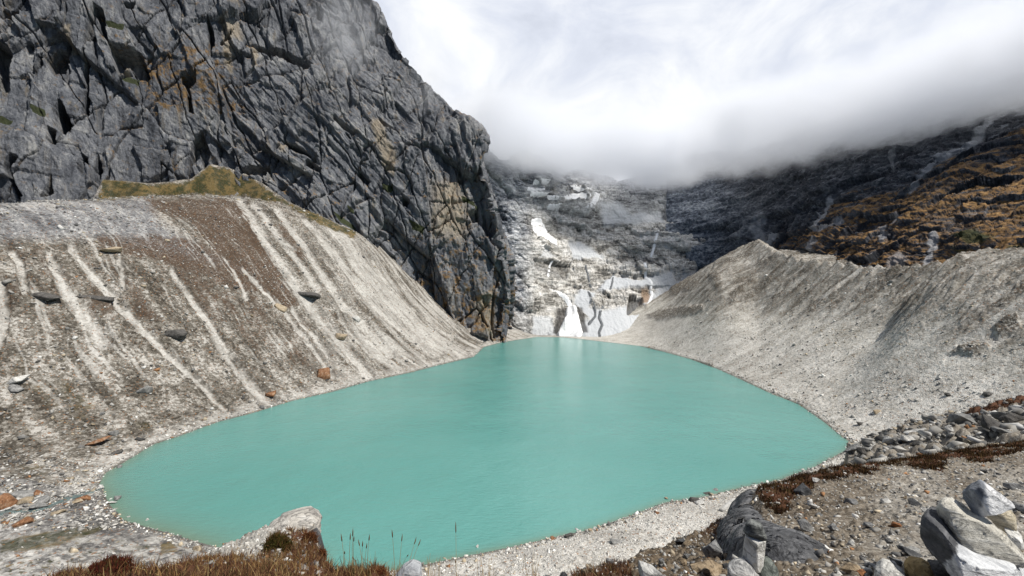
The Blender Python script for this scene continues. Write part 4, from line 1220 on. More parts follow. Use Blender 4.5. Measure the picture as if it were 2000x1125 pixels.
def rock_verts(seed, sub, nfac=10, rough=0.06, lo=0.5, hi=0.85):
    """an angular stone: the hull of a few scattered points, its faces broken and roughened"""
    r = np.random.default_rng(seed)
    n = nfac + 3
    p = r.normal(size=(n, 3)); p /= np.linalg.norm(p, axis=1)[:, None]
    p = np.sign(p) * np.abs(p) ** r.uniform(0.55, 0.9)
    p *= r.uniform(0.55, 0.85, (n, 1)) / 1.05
    b = bmesh.new()
    for q in p:
        b.verts.new(q)
    bmesh.ops.convex_hull(b, input=b.verts)
    for v in [v for v in b.verts if not v.link_faces]:
        b.verts.remove(v)
    bmesh.ops.triangulate(b, faces=b.faces)
    b.verts.index_update()
    V = np.array([v.co[:] for v in b.verts]); Fc = np.array([[v.index for v in f.verts] for f in b.faces])
    b.free()
    if sub > 2:
        for _ in range(sub - 1):
            V, Fc = subdiv(V, Fc)
        o = r.uniform(0, 50)
        V = V + (0.5 * rough * fbm(V[:, 0] * 2.4 + o, V[:, 1] * 2.4, V[:, 2] * 2.4, 4) + 0.35 * rough * fbm(V[:, 0] * 8 + o, V[:, 1] * 8, V[:, 2] * 8, 3))[:, None] * V / (np.linalg.norm(V, axis=1)[:, None] + 0.2)
    return V, Fc


S_WHITE = stone_material('white_stone', (0.17, 0.175, 0.18), (0.50, 0.49, 0.46), (0.78, 0.77, 0.74), 5, (0.16, 0.165, 0.17), 0.45)
S_GREY = stone_material('grey_stone', (0.07, 0.072, 0.075), (0.20, 0.20, 0.198), (0.40, 0.40, 0.385), 5)
S_DARK = stone_material('dark_stone', (0.022, 0.023, 0.025), (0.065, 0.067, 0.07), (0.17, 0.17, 0.172), 5)
S_RUST = stone_material('rust_stone', (0.10, 0.04, 0.018), (0.27, 0.12, 0.05), (0.44, 0.25, 0.13), 4)
S_TAN = stone_material('tan_stone', (0.14, 0.10, 0.06), (0.32, 0.245, 0.16), (0.52, 0.44, 0.33), 4)
S_GREEN = stone_material('greenish_stone', (0.05, 0.06, 0.055), (0.13, 0.145, 0.13), (0.30, 0.32, 0.29), 5)
F_WHITE = stone_material('far_white_stone', (0.30, 0.29, 0.27), (0.52, 0.51, 0.48), (0.72, 0.71, 0.68), 0.7)
F_GREY = stone_material('far_grey_stone', (0.10, 0.10, 0.098), (0.22, 0.218, 0.21), (0.38, 0.375, 0.36), 0.7)
F_DARK = stone_material('far_dark_stone', (0.035, 0.033, 0.03), (0.085, 0.08, 0.074), (0.18, 0.172, 0.16), 0.7)
F_RUST = stone_material('far_rust_stone', (0.07, 0.035, 0.02), (0.24, 0.115, 0.055), (0.42, 0.30, 0.20), 0.5, (0.30, 0.27, 0.23), 0.5)
F_TAN = stone_material('far_tan_stone', (0.18, 0.14, 0.09), (0.34, 0.275, 0.19), (0.50, 0.43, 0.33), 0.6)
NM = dict(w=S_WHITE, g=S_GREY, d=S_DARK, r=S_RUST, t=S_TAN, e=S_GREEN)
FM = dict(w=F_WHITE, g=F_GREY, d=F_DARK, r=F_RUST, t=F_TAN)
seedn = [100]


def boulder(name, px, py, w, h, mat, label, where='far', group=None, sink=0.3, depth=None, d0=None, cat='boulder', rot=None):
    """a stone standing on the ground that shows w x h picture pixels with its centre at (px, py)"""
    seedn[0] += 1
    s = seedn[0]
    p = far_at(px, py + h * 0.35, d0 or 100) if where == 'far' else near_at(px, py + h * 0.35, d0 or 0)
    if p is None:
        return None
    d = p[1]
    sx = w / F * d / 2 / 0.60; sz = h / F * d / 2 / 0.60
    sy = depth or (0.5 * (sx + sz) if sx < 2.2 * sz else 0.75 * sx)
    sz = sz * (1.0 if sx < 2.2 * sz else 0.85)
    V, Fc = rock_verts(s, 3 if where == 'far' else 4, 11, 0.07)
    r = np.random.default_rng(s)
    a = r.uniform(-0.4, 0.4) if rot is None else rot
    V = V * np.array([sx, sy, sz])
    R = np.array([[math.cos(a), 0, math.sin(a)], [0, 1, 0], [-math.sin(a), 0, math.cos(a)]])
    V = V @ R.T
    V[:, 2] += sz * (0.56 - sink)
    me = raw_mesh(name, V, Fc, 3)
    o = link(name, me, mat, None, tuple(p))
    tag(o, label, cat, group)
    return o


def hero(name, outline, d, thick, mat, label, seed, planes=(), cat='stone', rough=0.035, sub=5, power=0.38, lean=0.0, facets=6, group=None, ridge=None):
    """a near stone: a closed round body whose outline seen from the path is the given one, faceted and roughened"""
    O = np.array(outline, float)
    c = O.mean(0)
    dy = d; d = d - 0.10 * thick
    yaw = math.atan2(c[0] - CX, F); cyaw = math.cos(yaw)
    ang_ = np.arctan2(-(O[:, 1] - c[1]), O[:, 0] - c[0])
    rr = np.hypot(O[:, 0] - c[0], O[:, 1] - c[1]) / F * d
    n = 720
    th = np.linspace(-math.pi, math.pi, n, endpoint=False)
    # radius of the polygon for each angle
    R = np.zeros(n)
    Q = (O - c) * np.array([cyaw, -1]) / F * d
    for (ax, ay), (bx, by) in zip(Q, np.roll(Q, -1, 0)):
        cx_, sx_ = np.cos(th), np.sin(th)
        den = cx_ * (by - ay) - sx_ * (bx - ax)
        with np.errstate(divide='ignore', invalid='ignore'):
            t = (ax * (by - ay) - ay * (bx - ax)) / den
            s_ = (ax * sx_ - ay * cx_) / den
        ok = (t > 0) & (s_ >= -1e-6) & (s_ <= 1 + 1e-6)
        R = np.where(ok, np.maximum(R, t), R)
    V, Fc = ICO[sub]
    V = V.copy()
    a = np.arctan2(V[:, 2], V[:, 0])
    cp = np.hypot(V[:, 0], V[:, 2])
    rad_ = np.interp(a, th, R, period=2 * math.pi)
    k = cp ** power
    W = np.stack([k * rad_ * np.cos(a), V[:, 1] * thick / 2, k * rad_ * np.sin(a)], -1)
    r = np.random.default_rng(seed)
    pl = [(np.array(q[:3], float) / np.linalg.norm(q[:3]), q[3]) for q in planes]
    ext = np.abs(W).max()
    if ridge is not None:
        xr = (ridge[0] - c[0]) / F * d * cyaw; T2 = thick / 2 * (ridge[3] if len(ridge) > 3 else 0.95)
        xl, xx = Q[:, 0].min(), Q[:, 0].max()
        for xe, sg, tz in ((xl, -1, ridge[1]), (xx, 1, ridge[2])):
            q = np.array([sg * T2 * 0.9, -abs(xe - xr), tz * abs(xe - xr)]); q /= np.linalg.norm(q)
            pl.append((q, float(q @ np.array([xr, -T2, 0]))))
    for _ in range(facets * 2 + 2):
        v = r.normal(size=3); v[1] = -abs(v[1]) - 0.9; v /= np.linalg.norm(v)
        pl.append((v, float((W @ v).max() * r.uniform(0.76, 0.93))))
    for q, dd in pl:
        dd = dd if abs(dd) > 0 else 0
        pj = W @ q - dd
        W -= np.clip(pj, 0, None)[:, None] * q
    nch = 40 if rough > 0.02 else 6
    dirs = r.normal(size=(nch, 3)); dirs /= np.linalg.norm(dirs, axis=1)[:, None]
    wn = W / (np.abs(W).max(0) + 1e-9); wn = wn / (np.linalg.norm(wn, axis=1)[:, None] + 1e-9)
    W = W * (1 + 0.9 * rough * (r.random(nch) - 0.6)[np.argmax(wn @ dirs.T, 1)] * 2)[:, None]
    o_ = r.uniform(0, 50)
    sc = 1.6 / max(ext, 0.05)
    nv = fbm(W[:, 0] * sc + o_, W[:, 1] * sc, W[:, 2] * sc, 5, 0.6) * rough * ext + 0.35 * rough * ext * fbm(W[:, 0] * sc * 5 + o_, W[:, 1] * sc * 5, W[:, 2] * sc * 9, 3)
    W = W * (1 + (nv / (np.linalg.norm(W, axis=1) + 1e-6)))[:, None]
    if lean:
        W[:, 1] += W[:, 2] * lean
    me = raw_mesh(name, W, Fc, 3)
    p = unproj(c[0], c[1], d)
    o = link(name, me, mat, None, tuple(p))
    o.rotation_euler = (0, 0, -yaw)
    tag(o, label, cat, group)
    return o


S_MARB = stone_material('streaked_white_stone', (0.13, 0.135, 0.15), (0.46, 0.455, 0.44), (0.80, 0.79, 0.77), 4.0, (0.10, 0.105, 0.115), 0.7, (0, 0.5, 0.3))
S_BAND = stone_material('banded_stone', (0.17, 0.16, 0.145), (0.52, 0.495, 0.43), (0.78, 0.76, 0.70), 5.0, (0.10, 0.10, 0.105), 0.75, (0.2, -0.75, 0))
S_SLAB = stone_material('pale_blue_grey_stone', (0.16, 0.17, 0.19), (0.46, 0.475, 0.49), (0.76, 0.77, 0.78), 4.0, (0.12, 0.13, 0.145), 0.45, (0, -0.35, 0.2))
S_TWO = stone_material('two_toned_shaded_slab', (0.30, 0.31, 0.33), (0.64, 0.65, 0.66), (0.84, 0.845, 0.85), 4.0, (0.18, 0.185, 0.20), 0.4, (0, -0.35, 0.2), (-0.10, -0.35, 0.12, (0.035, 0.036, 0.04), (0.10, 0.102, 0.108), (0.24, 0.24, 0.25)))  # left face is darker schist, darkened further in place of its shade
S_TOP = stone_material('white_stone_shaded_left', (0.30, 0.30, 0.31), (0.66, 0.66, 0.66), (0.84, 0.84, 0.84), 5.0, None, 0, None, (-0.01, -0.1, 0.08, (0.05, 0.055, 0.065), (0.20, 0.215, 0.24), (0.50, 0.51, 0.53)))  # grey left side is shade painted into a white stone
S_OUT = stone_material('dark_schist', (0.030, 0.031, 0.034), (0.095, 0.097, 0.102), (0.25, 0.25, 0.255), 5.0, (0.05, 0.05, 0.052), 0.5)
S_CAP = stone_material('dark_banded_schist', (0.025, 0.027, 0.027), (0.10, 0.105, 0.10), (0.36, 0.37, 0.35), 11.0, None, 0, (0, -0.2, 0.2))
S_COL = stone_material('white_marble', (0.34, 0.32, 0.27), (0.66, 0.65, 0.61), (0.82, 0.81, 0.79), 6.0, (0.40, 0.33, 0.18), 0.35)
S_CREAM = stone_material('cream_stone', (0.24, 0.20, 0.13), (0.48, 0.42, 0.31), (0.66, 0.60, 0.48), 7.0, None, 0, (0, 0.6, 0))
S_EDGE = stone_material('tan_white_stone', (0.16, 0.155, 0.15), (0.50, 0.47, 0.42), (0.76, 0.74, 0.70), 2.2, (0.40, 0.30, 0.19), 0.35, (0, 0.25, 0.2))
S_OCHRE = stone_material('ochre_stone', (0.16, 0.10, 0.04), (0.38, 0.27, 0.12), (0.56, 0.46, 0.28), 7.0)

# big cairn on the right
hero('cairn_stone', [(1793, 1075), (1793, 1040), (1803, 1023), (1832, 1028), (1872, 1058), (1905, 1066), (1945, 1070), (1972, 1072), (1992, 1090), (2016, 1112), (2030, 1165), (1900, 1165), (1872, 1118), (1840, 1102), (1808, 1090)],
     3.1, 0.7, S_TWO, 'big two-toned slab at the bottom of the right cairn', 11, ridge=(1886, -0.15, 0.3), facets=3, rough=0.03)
hero('cairn_stone', [(1826, 1015), (1838, 996), (1862, 991), (1888, 1007), (1915, 1011), (1938, 1022), (1966, 1041), (1988, 1058), (2000, 1069), (1994, 1079), (1970, 1075), (1925, 1076), (1882, 1069), (1855, 1053), (1836, 1036)],
     3.08, 0.36, S_BAND, 'banded buff stone lying across the big slab of the right cairn', 12, ridge=(1866, -0.05, 0.35), facets=5, rough=0.045)
hero('cairn_stone', [(1920, 1006), (1946, 990), (1966, 986), (1984, 1005), (1986, 1028), (1966, 1036), (1944, 1026)], 3.3, 0.24, S_CREAM, 'cream stone propped below the white top stone of the right cairn', 13, facets=4, sub=4)
hero('cairn_stone', [(1958, 1030), (1980, 1031), (1997, 1049), (2002, 1066), (1988, 1068), (1972, 1054)], 3.22, 0.2, S_COL, 'small pale wedge at the right end of the banded cairn stone', 14, facets=3, sub=4)
hero('cairn_stone', [(1879, 972), (1893, 955), (1914, 942), (1932, 950), (1963, 967), (1981, 976), (1960, 988), (1938, 997), (1915, 1009), (1897, 1004), (1881, 985)], 3.12, 0.28, S_TOP, 'bright white pointed stone crowning the right cairn', 15,
     ridge=(1926, -0.25, 0.35), facets=3, rough=0.04)
hero('stone', [(1764, 1110), (1772, 1100), (1800, 1096), (1818, 1101), (1826, 1125), (1820, 1160), (1770, 1160)], 3.15, 0.25, S_OCHRE, 'ochre stone at the foot of the right cairn', 16, facets=5, sub=4)
hero('stone', [(1808, 1108), (1840, 1104), (1866, 1118), (1870, 1160), (1810, 1160)], 3.25, 0.25, S_DARK, 'dark grey stone wedged under the right cairn beside the ochre stone', 17, facets=4, sub=4)
hero('stone', [(1708, 1118), (1722, 1105), (1742, 1106), (1768, 1116), (1772, 1160), (1705, 1160)], 3.15, 0.3, S_WHITE, 'flat white and grey stone left of the ochre stone', 18, facets=5, sub=4)
# small cairn
hero('cairn_stone', [(1451, 1043), (1457, 1026), (1466, 1018), (1486, 1020), (1492, 1032), (1499, 1047), (1495, 1051), (1475, 1048), (1460, 1045)], 3.2, 0.14, S_CAP, 'dark banded cap stone on the small standing cairn', 21, facets=4, sub=4, power=0.4)
hero('cairn_stone', [(1456, 1046), (1475, 1047), (1496, 1050), (1493, 1080), (1490, 1108), (1480, 1113), (1462, 1106), (1450, 1097), (1452, 1070)], 3.2, 0.15, S_COL, 'upright white block in the middle of the small cairn', 22, planes=[(-0.45, -0.89, 0, 0.052), (0.75, -0.66, 0, 0.062)], facets=0, sub=5, power=0.25, rough=0.012)
hero('cairn_stone', [(1421, 1112), (1432, 1102), (1450, 1096), (1466, 1105), (1486, 1124), (1484, 1165), (1418, 1165)], 3.15, 0.22, S_MARB, 'mottled white stone under the left of the small cairn', 23, facets=5, sub=4)
hero('cairn_stone', [(1482, 1102), (1494, 1092), (1507, 1097), (1521, 1113), (1524, 1165), (1480, 1165), (1477, 1118)], 3.18, 0.2, S_GREEN, 'greenish mottled stone under the right of the small cairn', 24, facets=5, sub=4)
# dark outcrop beside the small cairn
oc = np.array([[(1486, 942, 8.6), (1473, 948, 7.6), (1482, 946, 7.4), (1490, 956, 7.7), (1504, 990, 7.9)],
               [(1466, 975, 8.4), (1454, 984, 7.4), (1468, 980, 6.95), (1480, 988, 6.95), (1500, 1016, 7.2)],
               [(1456, 1010, 8.0), (1440, 1016, 7.0), (1458, 1010, 6.4), (1476, 1016, 6.3), (1504, 1046, 6.5)],
               [(1456, 1050, 7.2), (1436, 1050, 6.3), (1460, 1040, 5.65), (1486, 1044, 5.4), (1524, 1072, 5.5)],
               [(1462, 1085, 6.2), (1443, 1086, 5.4), (1472, 1066, 4.85), (1514, 1066, 4.55), (1570, 1088, 4.7)],
               [(1472, 1130, 5.0), (1456, 1130, 4.5), (1496, 1086, 4.2), (1556, 1088, 4.0), (1620, 1108, 4.15)],
               [(1490, 1230, 4.3), (1475, 1220, 3.9), (1520, 1175, 3.65), (1580, 1170, 3.55), (1650, 1175, 3.65)]], float)
OC = unproj(oc[..., 0], oc[..., 1], oc[..., 2])
OC[..., 2] -= np.array([0.34, 0.20, 0.12, 0.07, 0.03, 0.03, 0.03])[:, None]
g_ = cubic(np.arange(7.), OC, np.linspace(0, 6, 260))
g_ = cubic(np.arange(5.), np.swapaxes(g_, 0, 1), np.linspace(0, 4, 200)).swapaxes(0, 1)
no_ = normals(g_)
if no_[130, 100, 1] > 0:
    no_ = -no_
cxx = g_[..., 0] * 0.9 - g_[..., 1] * 0.44 + 0.5 * g_[..., 2]
hh_ = 0.13 * fbm(g_[..., 0] / 0.8, g_[..., 1] / 1.1, g_[..., 2] / 0.7, 4) + 0.055 * ridged(cxx / 0.3, g_[..., 1] / 1.6, 0 * cxx, 4) + 0.02 * fbm(g_[..., 0] / 0.08, g_[..., 1] / 0.12, g_[..., 2] / 0.08, 3)
bq1, _ = bricks(g_[..., 1] * 1.0 + 0.1 * hh_, cxx, 0.7, 0.4, 0.045, 81, 1.0); bq2, _ = bricks(g_[..., 1] + 0.3 * cxx, cxx, 0.25, 0.14, 0.018, 82, 1.0)
hh_ = hh_ + bq1 + bq2
hh_ = hh_ * np.clip(np.linspace(0, 260 / 60, 260), 0.15, 1)[:, None]
g_ = g_ + no_ * hh_[..., None]
o_loc = g_[255, 100].copy()
me = grid_mesh('rock_outcrop', g_ - o_loc, None)
oo = link('rock_outcrop', me, S_OUT, None, tuple(o_loc))
sm_ = oo.modifiers.new('thickness', 'SOLIDIFY'); sm_.thickness = 0.25; sm_.offset = -1 if no_[130, 100] @ np.cross(g_[131, 100] - g_[130, 100], g_[130, 101] - g_[130, 100]) * -1 > 0 else 1
tag(oo, 'smooth dark grey rock outcrop with a shaded flank behind the small cairn', 'rock')
# block on the edge to the left
hero('edge_boulder', [(514, 1044), (522, 1022), (548, 1014), (580, 1009), (612, 1010), (629, 1020), (632, 1038), (624, 1050), (612, 1060), (596, 1054), (570, 1052), (528, 1054)], 6.9, 0.8, S_EDGE, 'white boulder overhanging the edge of the near bank above the water', 41, cat='boulder', ridge=(604, -0.1, -0.25), facets=4, rough=0.075, power=0.28)
hero('rock', [(604, 1044), (618, 1041), (627, 1060), (634, 1084), (634, 1108), (620, 1106), (612, 1078)], 6.5, 0.7, S_DARK, 'dark rock face under the overhanging white boulder', 42, cat='rock', facets=4, rough=0.06, sub=4)
hero('slab', [(768, 1132), (788, 1108), (806, 1100), (823, 1107), (828, 1160), (768, 1160)], 2.75, 0.16, S_SLAB, 'pale grey streaked slab at the bottom edge among dry stalks', 43, cat='stone', facets=5, sub=4)

# single stones one can point to, near ones first
for a in [(1594, 938, 13, 10, 'w', 'white stone in the heath at the top of the near mound'), (1570, 958, 28, 20, 'd', 'dark angular stone below the heath on the near mound'), (1662, 979, 24, 12, 'g', 'flat grey stone halfway up the near mound'),
          (1586, 992, 15, 9, 'w', 'small white stone left of the flat grey stone on the near mound'), (1578, 1028, 32, 16, 'g', 'broad grey slab on the near mound right of the dark outcrop'), (1628, 1030, 20, 13, 'g', 'blocky grey stone right of the broad grey slab'),
          (1608, 1036, 14, 8, 't', 'yellowish lichen stone between two grey stones on the near mound'), (1554, 1050, 22, 20, 'e', 'greenish grey stone leaning on the dark outcrop'), (1571, 1070, 24, 22, 'e', 'dark greenish block above the grey streaked slab'),
          (1596, 1081, 19, 12, 't', 'tan stone right of the dark greenish block'), (1664, 1062, 13, 10, 'w', 'small white stone low on the near mound'), (1662, 1112, 34, 15, 't', 'tan wedge near the bottom edge right of the small cairn'),
          (1684, 1119, 18, 15, 'r', 'orange stone near the bottom edge beside the tan wedge'), (1697, 1026, 17, 9, 'g', 'pale grey stone in the middle of the near mound'), (1789, 982, 20, 13, 'd', 'black stone on pale soil left of the white top stone'),
          (1730, 978, 16, 9, 'w', 'pale stone on soil left of the black stone'), (1752, 1098, 18, 18, 'g', 'small grey stone in a dark hollow left of the right cairn'), (1778, 1078, 42, 18, 'd', 'dark flat stone left of the big two-toned slab'),
          (1752, 1025, 17, 10, 'r', 'rusty stone left of the banded cairn stone'), (1980, 950, 24, 17, 'g', 'grey stone right of the white top stone'), (1991, 991, 28, 22, 'g', 'large grey stone at the right edge behind the cairn'),
          (1394, 1072, 38, 28, 'g', 'square pale topped block on the brown slope'), (1330, 1058, 22, 15, 'd', 'rounded dark stone on the brown slope'), (1194, 1090, 22, 15, 'g', 'grey stone on the lip of the brown slope'),
          (1267, 1114, 42, 36, 'w', 'white stone at the bottom edge of the brown slope'), (1334, 1102, 13, 10, 't', 'pinkish stone right of the white stone on the brown slope'), (1292, 1100, 11, 11, 'g', 'round grey pebble above the white stone on the brown slope'),
          (1382, 1108, 60, 26, 't', 'clod like brown block at the foot of the brown slope'), (1600, 1006, 14, 8, 'g', 'small flat stone above the broad grey slab'), (1720, 1000, 10, 7, 'w', 'tiny white stone on pale soil of the near mound')]:
    boulder('stone', *a[:4], NM[a[4]], a[5], 'near', cat='stone', d0=2.2)
for a in [(1876, 823, 46, 22, 'g', 'largest grey boulder in the rubble below the red heath ridge'), (1797, 843, 42, 14, 'w', 'long white slab in the rubble left of the largest grey boulder'), (1738, 862, 20, 18, 'w', 'pale upright boulder at the left of the rubble'),
          (1774, 860, 21, 11, 'w', 'small white block right of the pale upright boulder'), (1875, 860, 24, 17, 'd', 'rounded dark boulder below the largest grey boulder'), (1812, 886, 15, 7, 'w', 'white stone just above the heath crest'),
          (1976, 817, 38, 22, 'd', 'dark boulder under the red heath ridge at the right edge'), (1954, 846, 32, 13, 'g', 'pale flat boulder right of the rounded dark boulder'), (1643, 892, 19, 13, 'd', 'dark boulder on the near shore tip'),
          (1684, 880, 17, 13, 'd', 'dark block in the rubble near the lake tip'), (1988, 802, 24, 14, 'g', 'grey boulder on the red heath ridge'), (1852, 838, 15, 12, 'w', 'pale block left of the largest grey boulder')]:
    boulder('boulder', *a[:4], FM[a[4]], a[5], 'near', d0=14)
for a in [(210, 484, 36, 15, 't', 'tan topped boulder high on the left moraine'), (90, 576, 46, 14, 'd', 'long dark slab at mid height at the far left of the moraine'), (188, 579, 46, 14, 'd', 'dark flat boulder right of the long dark slab'),
          (605, 573, 46, 16, 'd', 'grey dark boulder among the pale chutes of the left moraine'), (548, 597, 26, 15, 't', 'brown boulder on the faint path across the left moraine'), (345, 651, 36, 20, 'd', 'dark jagged boulder in the middle of the left moraine'),
          (632, 726, 22, 26, 'r', 'orange boulder low on the left moraine'), (33, 741, 38, 14, 'w', 'white slab at the far left of the moraine'), (667, 656, 22, 16, 't', 'brown boulder right of centre on the left moraine'), (282, 761, 24, 16, 'g', 'grey boulder low on the left moraine'),
          (33, 758, 26, 12, 'g', 'grey boulder just below the white slab'), (697, 621, 15, 11, 'w', 'pale boulder high in the pale chutes'), (530, 769, 17, 10, 'r', 'small orange boulder just above the left shore'), (186, 862, 40, 11, 'r', 'flat rust slab near the left end of the lake'),
          (230, 881, 28, 8, 'd', 'dark flat slab right of the rust slab'), (78, 960, 27, 17, 'r', 'orange boulder beside the stream at the left'), (8, 978, 36, 32, 'r', 'red brown boulder cut by the left edge'), (160, 973, 22, 12, 'r', 'orange stone at the stream mouth'),
          (42, 1018, 28, 20, 'r', 'flat reddish slab below the stream'), (224, 845, 13, 14, 'g', 'upright grey stone near the left end of the lake'), (48, 963, 30, 13, 'g', 'grey slab between the two orange boulders'), (46, 978, 28, 14, 't', 'cream slab right of the red brown boulder'),
          (78, 976, 30, 14, 'g', 'pale grey slab below the orange boulder'), (72, 990, 26, 14, 'g', 'grey block on the stream bank'), (112, 998, 26, 11, 't', 'pale buff slab below the stream'), (385, 1070, 20, 13, 't', 'tan boulders beside the near bank at the lake edge'),
          (1424, 985, 42, 24, 'w', 'large pale boulder behind the dark outcrop'), (1358, 976, 20, 11, 'd', 'dark boulder at the tip of the gravel beach'), (1379, 965, 15, 8, 'd', 'dark stone at the water right of the beach tip'), (1395, 959, 18, 9, 'g', 'grey boulder at the water beyond the beach tip'),
          (1368, 981, 16, 10, 'w', 'white boulder beside the dark boulder on the beach tip'), (1283, 1001, 9, 6, 'r', 'orange stone on the gravel beach'), (1112, 1046, 19, 9, 'd', 'dark stone at the beach edge'), (1079, 1051, 10, 7, 'r', 'small orange stone at the left of the gravel beach'),
          (1152, 1036, 10, 7, 't', 'brown stone at the beach edge'), (1205, 1056, 28, 11, 'g', 'grey flat slab in the middle of the gravel beach'), (1850, 770, 14, 8, 'd', 'dark stone on the right scree'), (1712, 803, 14, 8, 't', 'tan stone on the right scree above the lake tip'),
          (1680, 826, 16, 8, 'd', 'dark stone on the right scree just above the lake tip'), (1930, 768, 20, 8, 'd', 'dark flat stone at the right of the scree')]:
    boulder('boulder', *a[:4], FM[a[4]], a[5], 'far', sink=0.42)
# stones standing in the shallows
for a in [(228, 972, 17, 9, 'g', 'grey rock standing in the shallows at the left end of the lake'), (219, 981, 19, 5, 'w', 'flat white slab in the shallows'), (234, 910, 11, 7, 'g', 'grey stone in the water near the left shore'), (288, 1014, 7, 5, 'w', 'small white stone in the water by the near left shore'),
          (251, 1008, 6, 4, 'w', 'tiny white stone in the water at the left'), (1301, 972, 8, 4, 't', 'brown stone in the water off the gravel beach'), (932, 1066, 6, 5, 'w', 'white stone in the water at the left of the gravel beach')]:
    px, py, w, h = a[:4]
    d = H * F / (py + h * 0.4 - CY)
    seedn[0] += 1
    V, Fc = rock_verts(seedn[0], 3, 11, 0.07)
    V = V * np.array([w / F * d / 1.5, 0.6 * (w + h) / F * d / 1.5, h / F * d / 1.1]) + np.array([0, 0, 0.12])
    tag(link('rock', raw_mesh('rock', V, Fc, 3), FM[a[4]], None, ((px - CX) / F * d, d, 0)), a[5], 'rock')

# ------------------------------------------------------------------ scattered stones
TEMPL1 = [rock_verts(900 + k, 1, 6) for k in range(14)]
TEMPL2 = [rock_verts(950 + k, 1, 9) for k in range(20)]
PAL = np.array([(0.46, 0.445, 0.41), (0.36, 0.35, 0.325), (0.28, 0.27, 0.25), (0.20, 0.195, 0.185), (0.13, 0.128, 0.125), (0.40, 0.34, 0.25), (0.62, 0.61, 0.58), (0.30, 0.16, 0.08), (0.08, 0.078, 0.075)])


def rot_mats(n, r, tilt=0.5):
    out = np.empty((n, 3, 3))
    for i in range(n):
        out[i] = np.array(Euler((r.normal(0, tilt), r.normal(0, tilt), r.uniform(0, 6.28))).to_matrix())
    return out


def scatter(name, pts, sizes, colw, sub, label, seed, flatness=(0.45, 0.9), shade=1.0, sink=0.15):
    r = np.random.default_rng(seed)
    n = len(pts)
    T = TEMPL1 if sub == 1 else TEMPL2
    ti = r.integers(0, len(T), n)
    sc = np.stack([sizes * r.uniform(0.75, 1.25, n), sizes * r.uniform(0.75, 1.25, n), sizes * r.uniform(*flatness, n)], -1) * 1.25
    RM = rot_mats(n, r, 0.35)
    cw = np.array(colw, float); cw /= cw.sum()
    c = PAL[r.choice(len(PAL), n, p=cw)] * r.uniform(0.8, 1.2, (n, 1)) * shade
    VV, FF, CC, off = [], [], [], 0
    for k, (V0, F0) in enumerate(T):
        ii = np.where(ti == k)[0]
        if not len(ii):
            continue
        V = V0[None] * sc[ii][:, None, :]
        V = np.einsum('nij,nvj->nvi', RM[ii], V)
        V = V + pts[ii][:, None, :] + np.array([0, 0, 1.0]) * (sizes[ii] * (0.5 - sink))[:, None, None] * 0.6
        nv = len(V0)
        FF.append((F0[None] + (np.arange(len(ii)) * nv)[:, None, None]).reshape(-1, 3) + off)
        VV.append(V.reshape(-1, 3)); off += nv * len(ii)
        CC.append(np.repeat(np.concatenate([c[ii], np.ones((len(ii), 1))], 1)[:, None], nv, 1).reshape(-1, 4))
    V, Fq, C = np.concatenate(VV), np.concatenate(FF), np.concatenate(CC)
    me = raw_mesh(name, V.reshape(-1, 3), Fq, 3, dict(c=C))
    return tag(link(name, me, M_RUB), label, None, None, 'stuff')


def pick(P, weight, n, seed):
    r = np.random.default_rng(seed)
    w = weight.ravel()
    w = w / w.sum()
    i = r.choice(len(w), n, p=w)
    rr, cc = np.unravel_index(i, weight.shape)
    return P[rr, cc], rr, cc


areaT = D * D * 1.0
rs = np.random.default_rng(5)
W_L = areaT * (1 - isR) * (S > 1) * (D > 170) * (D < 700) * (PY > 380) * (1 - 0.75 * pale) * (0.3 + sst(fbm(X / 25, Y / 25, 0 * X + 6, 3), -0.2, 0.3)) * (X < -30)
pp, _, _ = pick(P_T, W_L, 19000, 1)
scatter('rubble', pp, np.clip(rs.lognormal(-0.5, 0.5, len(pp)), 0.25, 3.0), [2, 3, 3, 3, 3, 2, 1.4, 0.5, 2.5], 1, 'loose stones strewn over the left moraine', 61)
W_F = areaT * (X < -90) * (S > 0) * (D > 125) * (D < 215) * (Z < 12) * (0.25 + sst(fbm(X / 14, Y / 14, 0 * X + 6, 3), -0.1, 0.25)) * np.where(PY > 1035, 0.12, 1.0) * np.where((PY > 940) & (PY < 1035), 1.6, 0.5)
pp, _, _ = pick(P_T, W_F, 3800, 2)
scatter('rubble', pp, np.clip(rs.lognormal(-0.75, 0.5, len(pp)), 0.2, 1.8), [4, 3, 2, 1.5, 1, 1.5, 3, 0.5, 0.4], 1, 'pale stones covering the flat at the left end of the lake', 62, (0.3, 0.6))
W_R = areaT * isR * (S > 1) * (D < 650) * (1 - 0.4 * up_r) * (0.25 + sst(fbm(X / 30, Y / 30, 0 * X + 2, 3), -0.1, 0.3))
pp, _, _ = pick(P_T, W_R, 14000, 3)
scatter('rubble', pp, np.clip(rs.lognormal(-0.8, 0.5, len(pp)), 0.2, 2.6), [4, 4, 3, 2, 1.5, 2, 2, 0.4, 1.0], 1, 'loose stones strewn over the right scree', 63, shade=1.25)
W_B = areaT * (D < 195) * (X > -45) * (S > -1.0) * (S < 45)
pp, _, _ = pick(P_T, W_B, 15000, 4)
scatter('gravel', pp, np.clip(rs.lognormal(-1.55, 0.4, len(pp)), 0.09, 0.8), [6, 4, 2, 1, 0.6, 1.5, 5, 0.35, 0.25], 1, 'coarse pale gravel on the beach below the viewer', 64, shade=1.3)
W_S = areaT * (S > -1.5) * (S < 5) * (D < 660)
pp, _, _ = pick(P_T, W_S, 6000, 6)
scatter('shore_stones', pp, np.clip(rs.lognormal(-0.9, 0.45, len(pp)), 0.2, 1.4), [4, 3, 2, 1.5, 1, 1.5, 4, 0.4, 0.5], 1, 'washed stones along the water line', 65, shade=1.1)
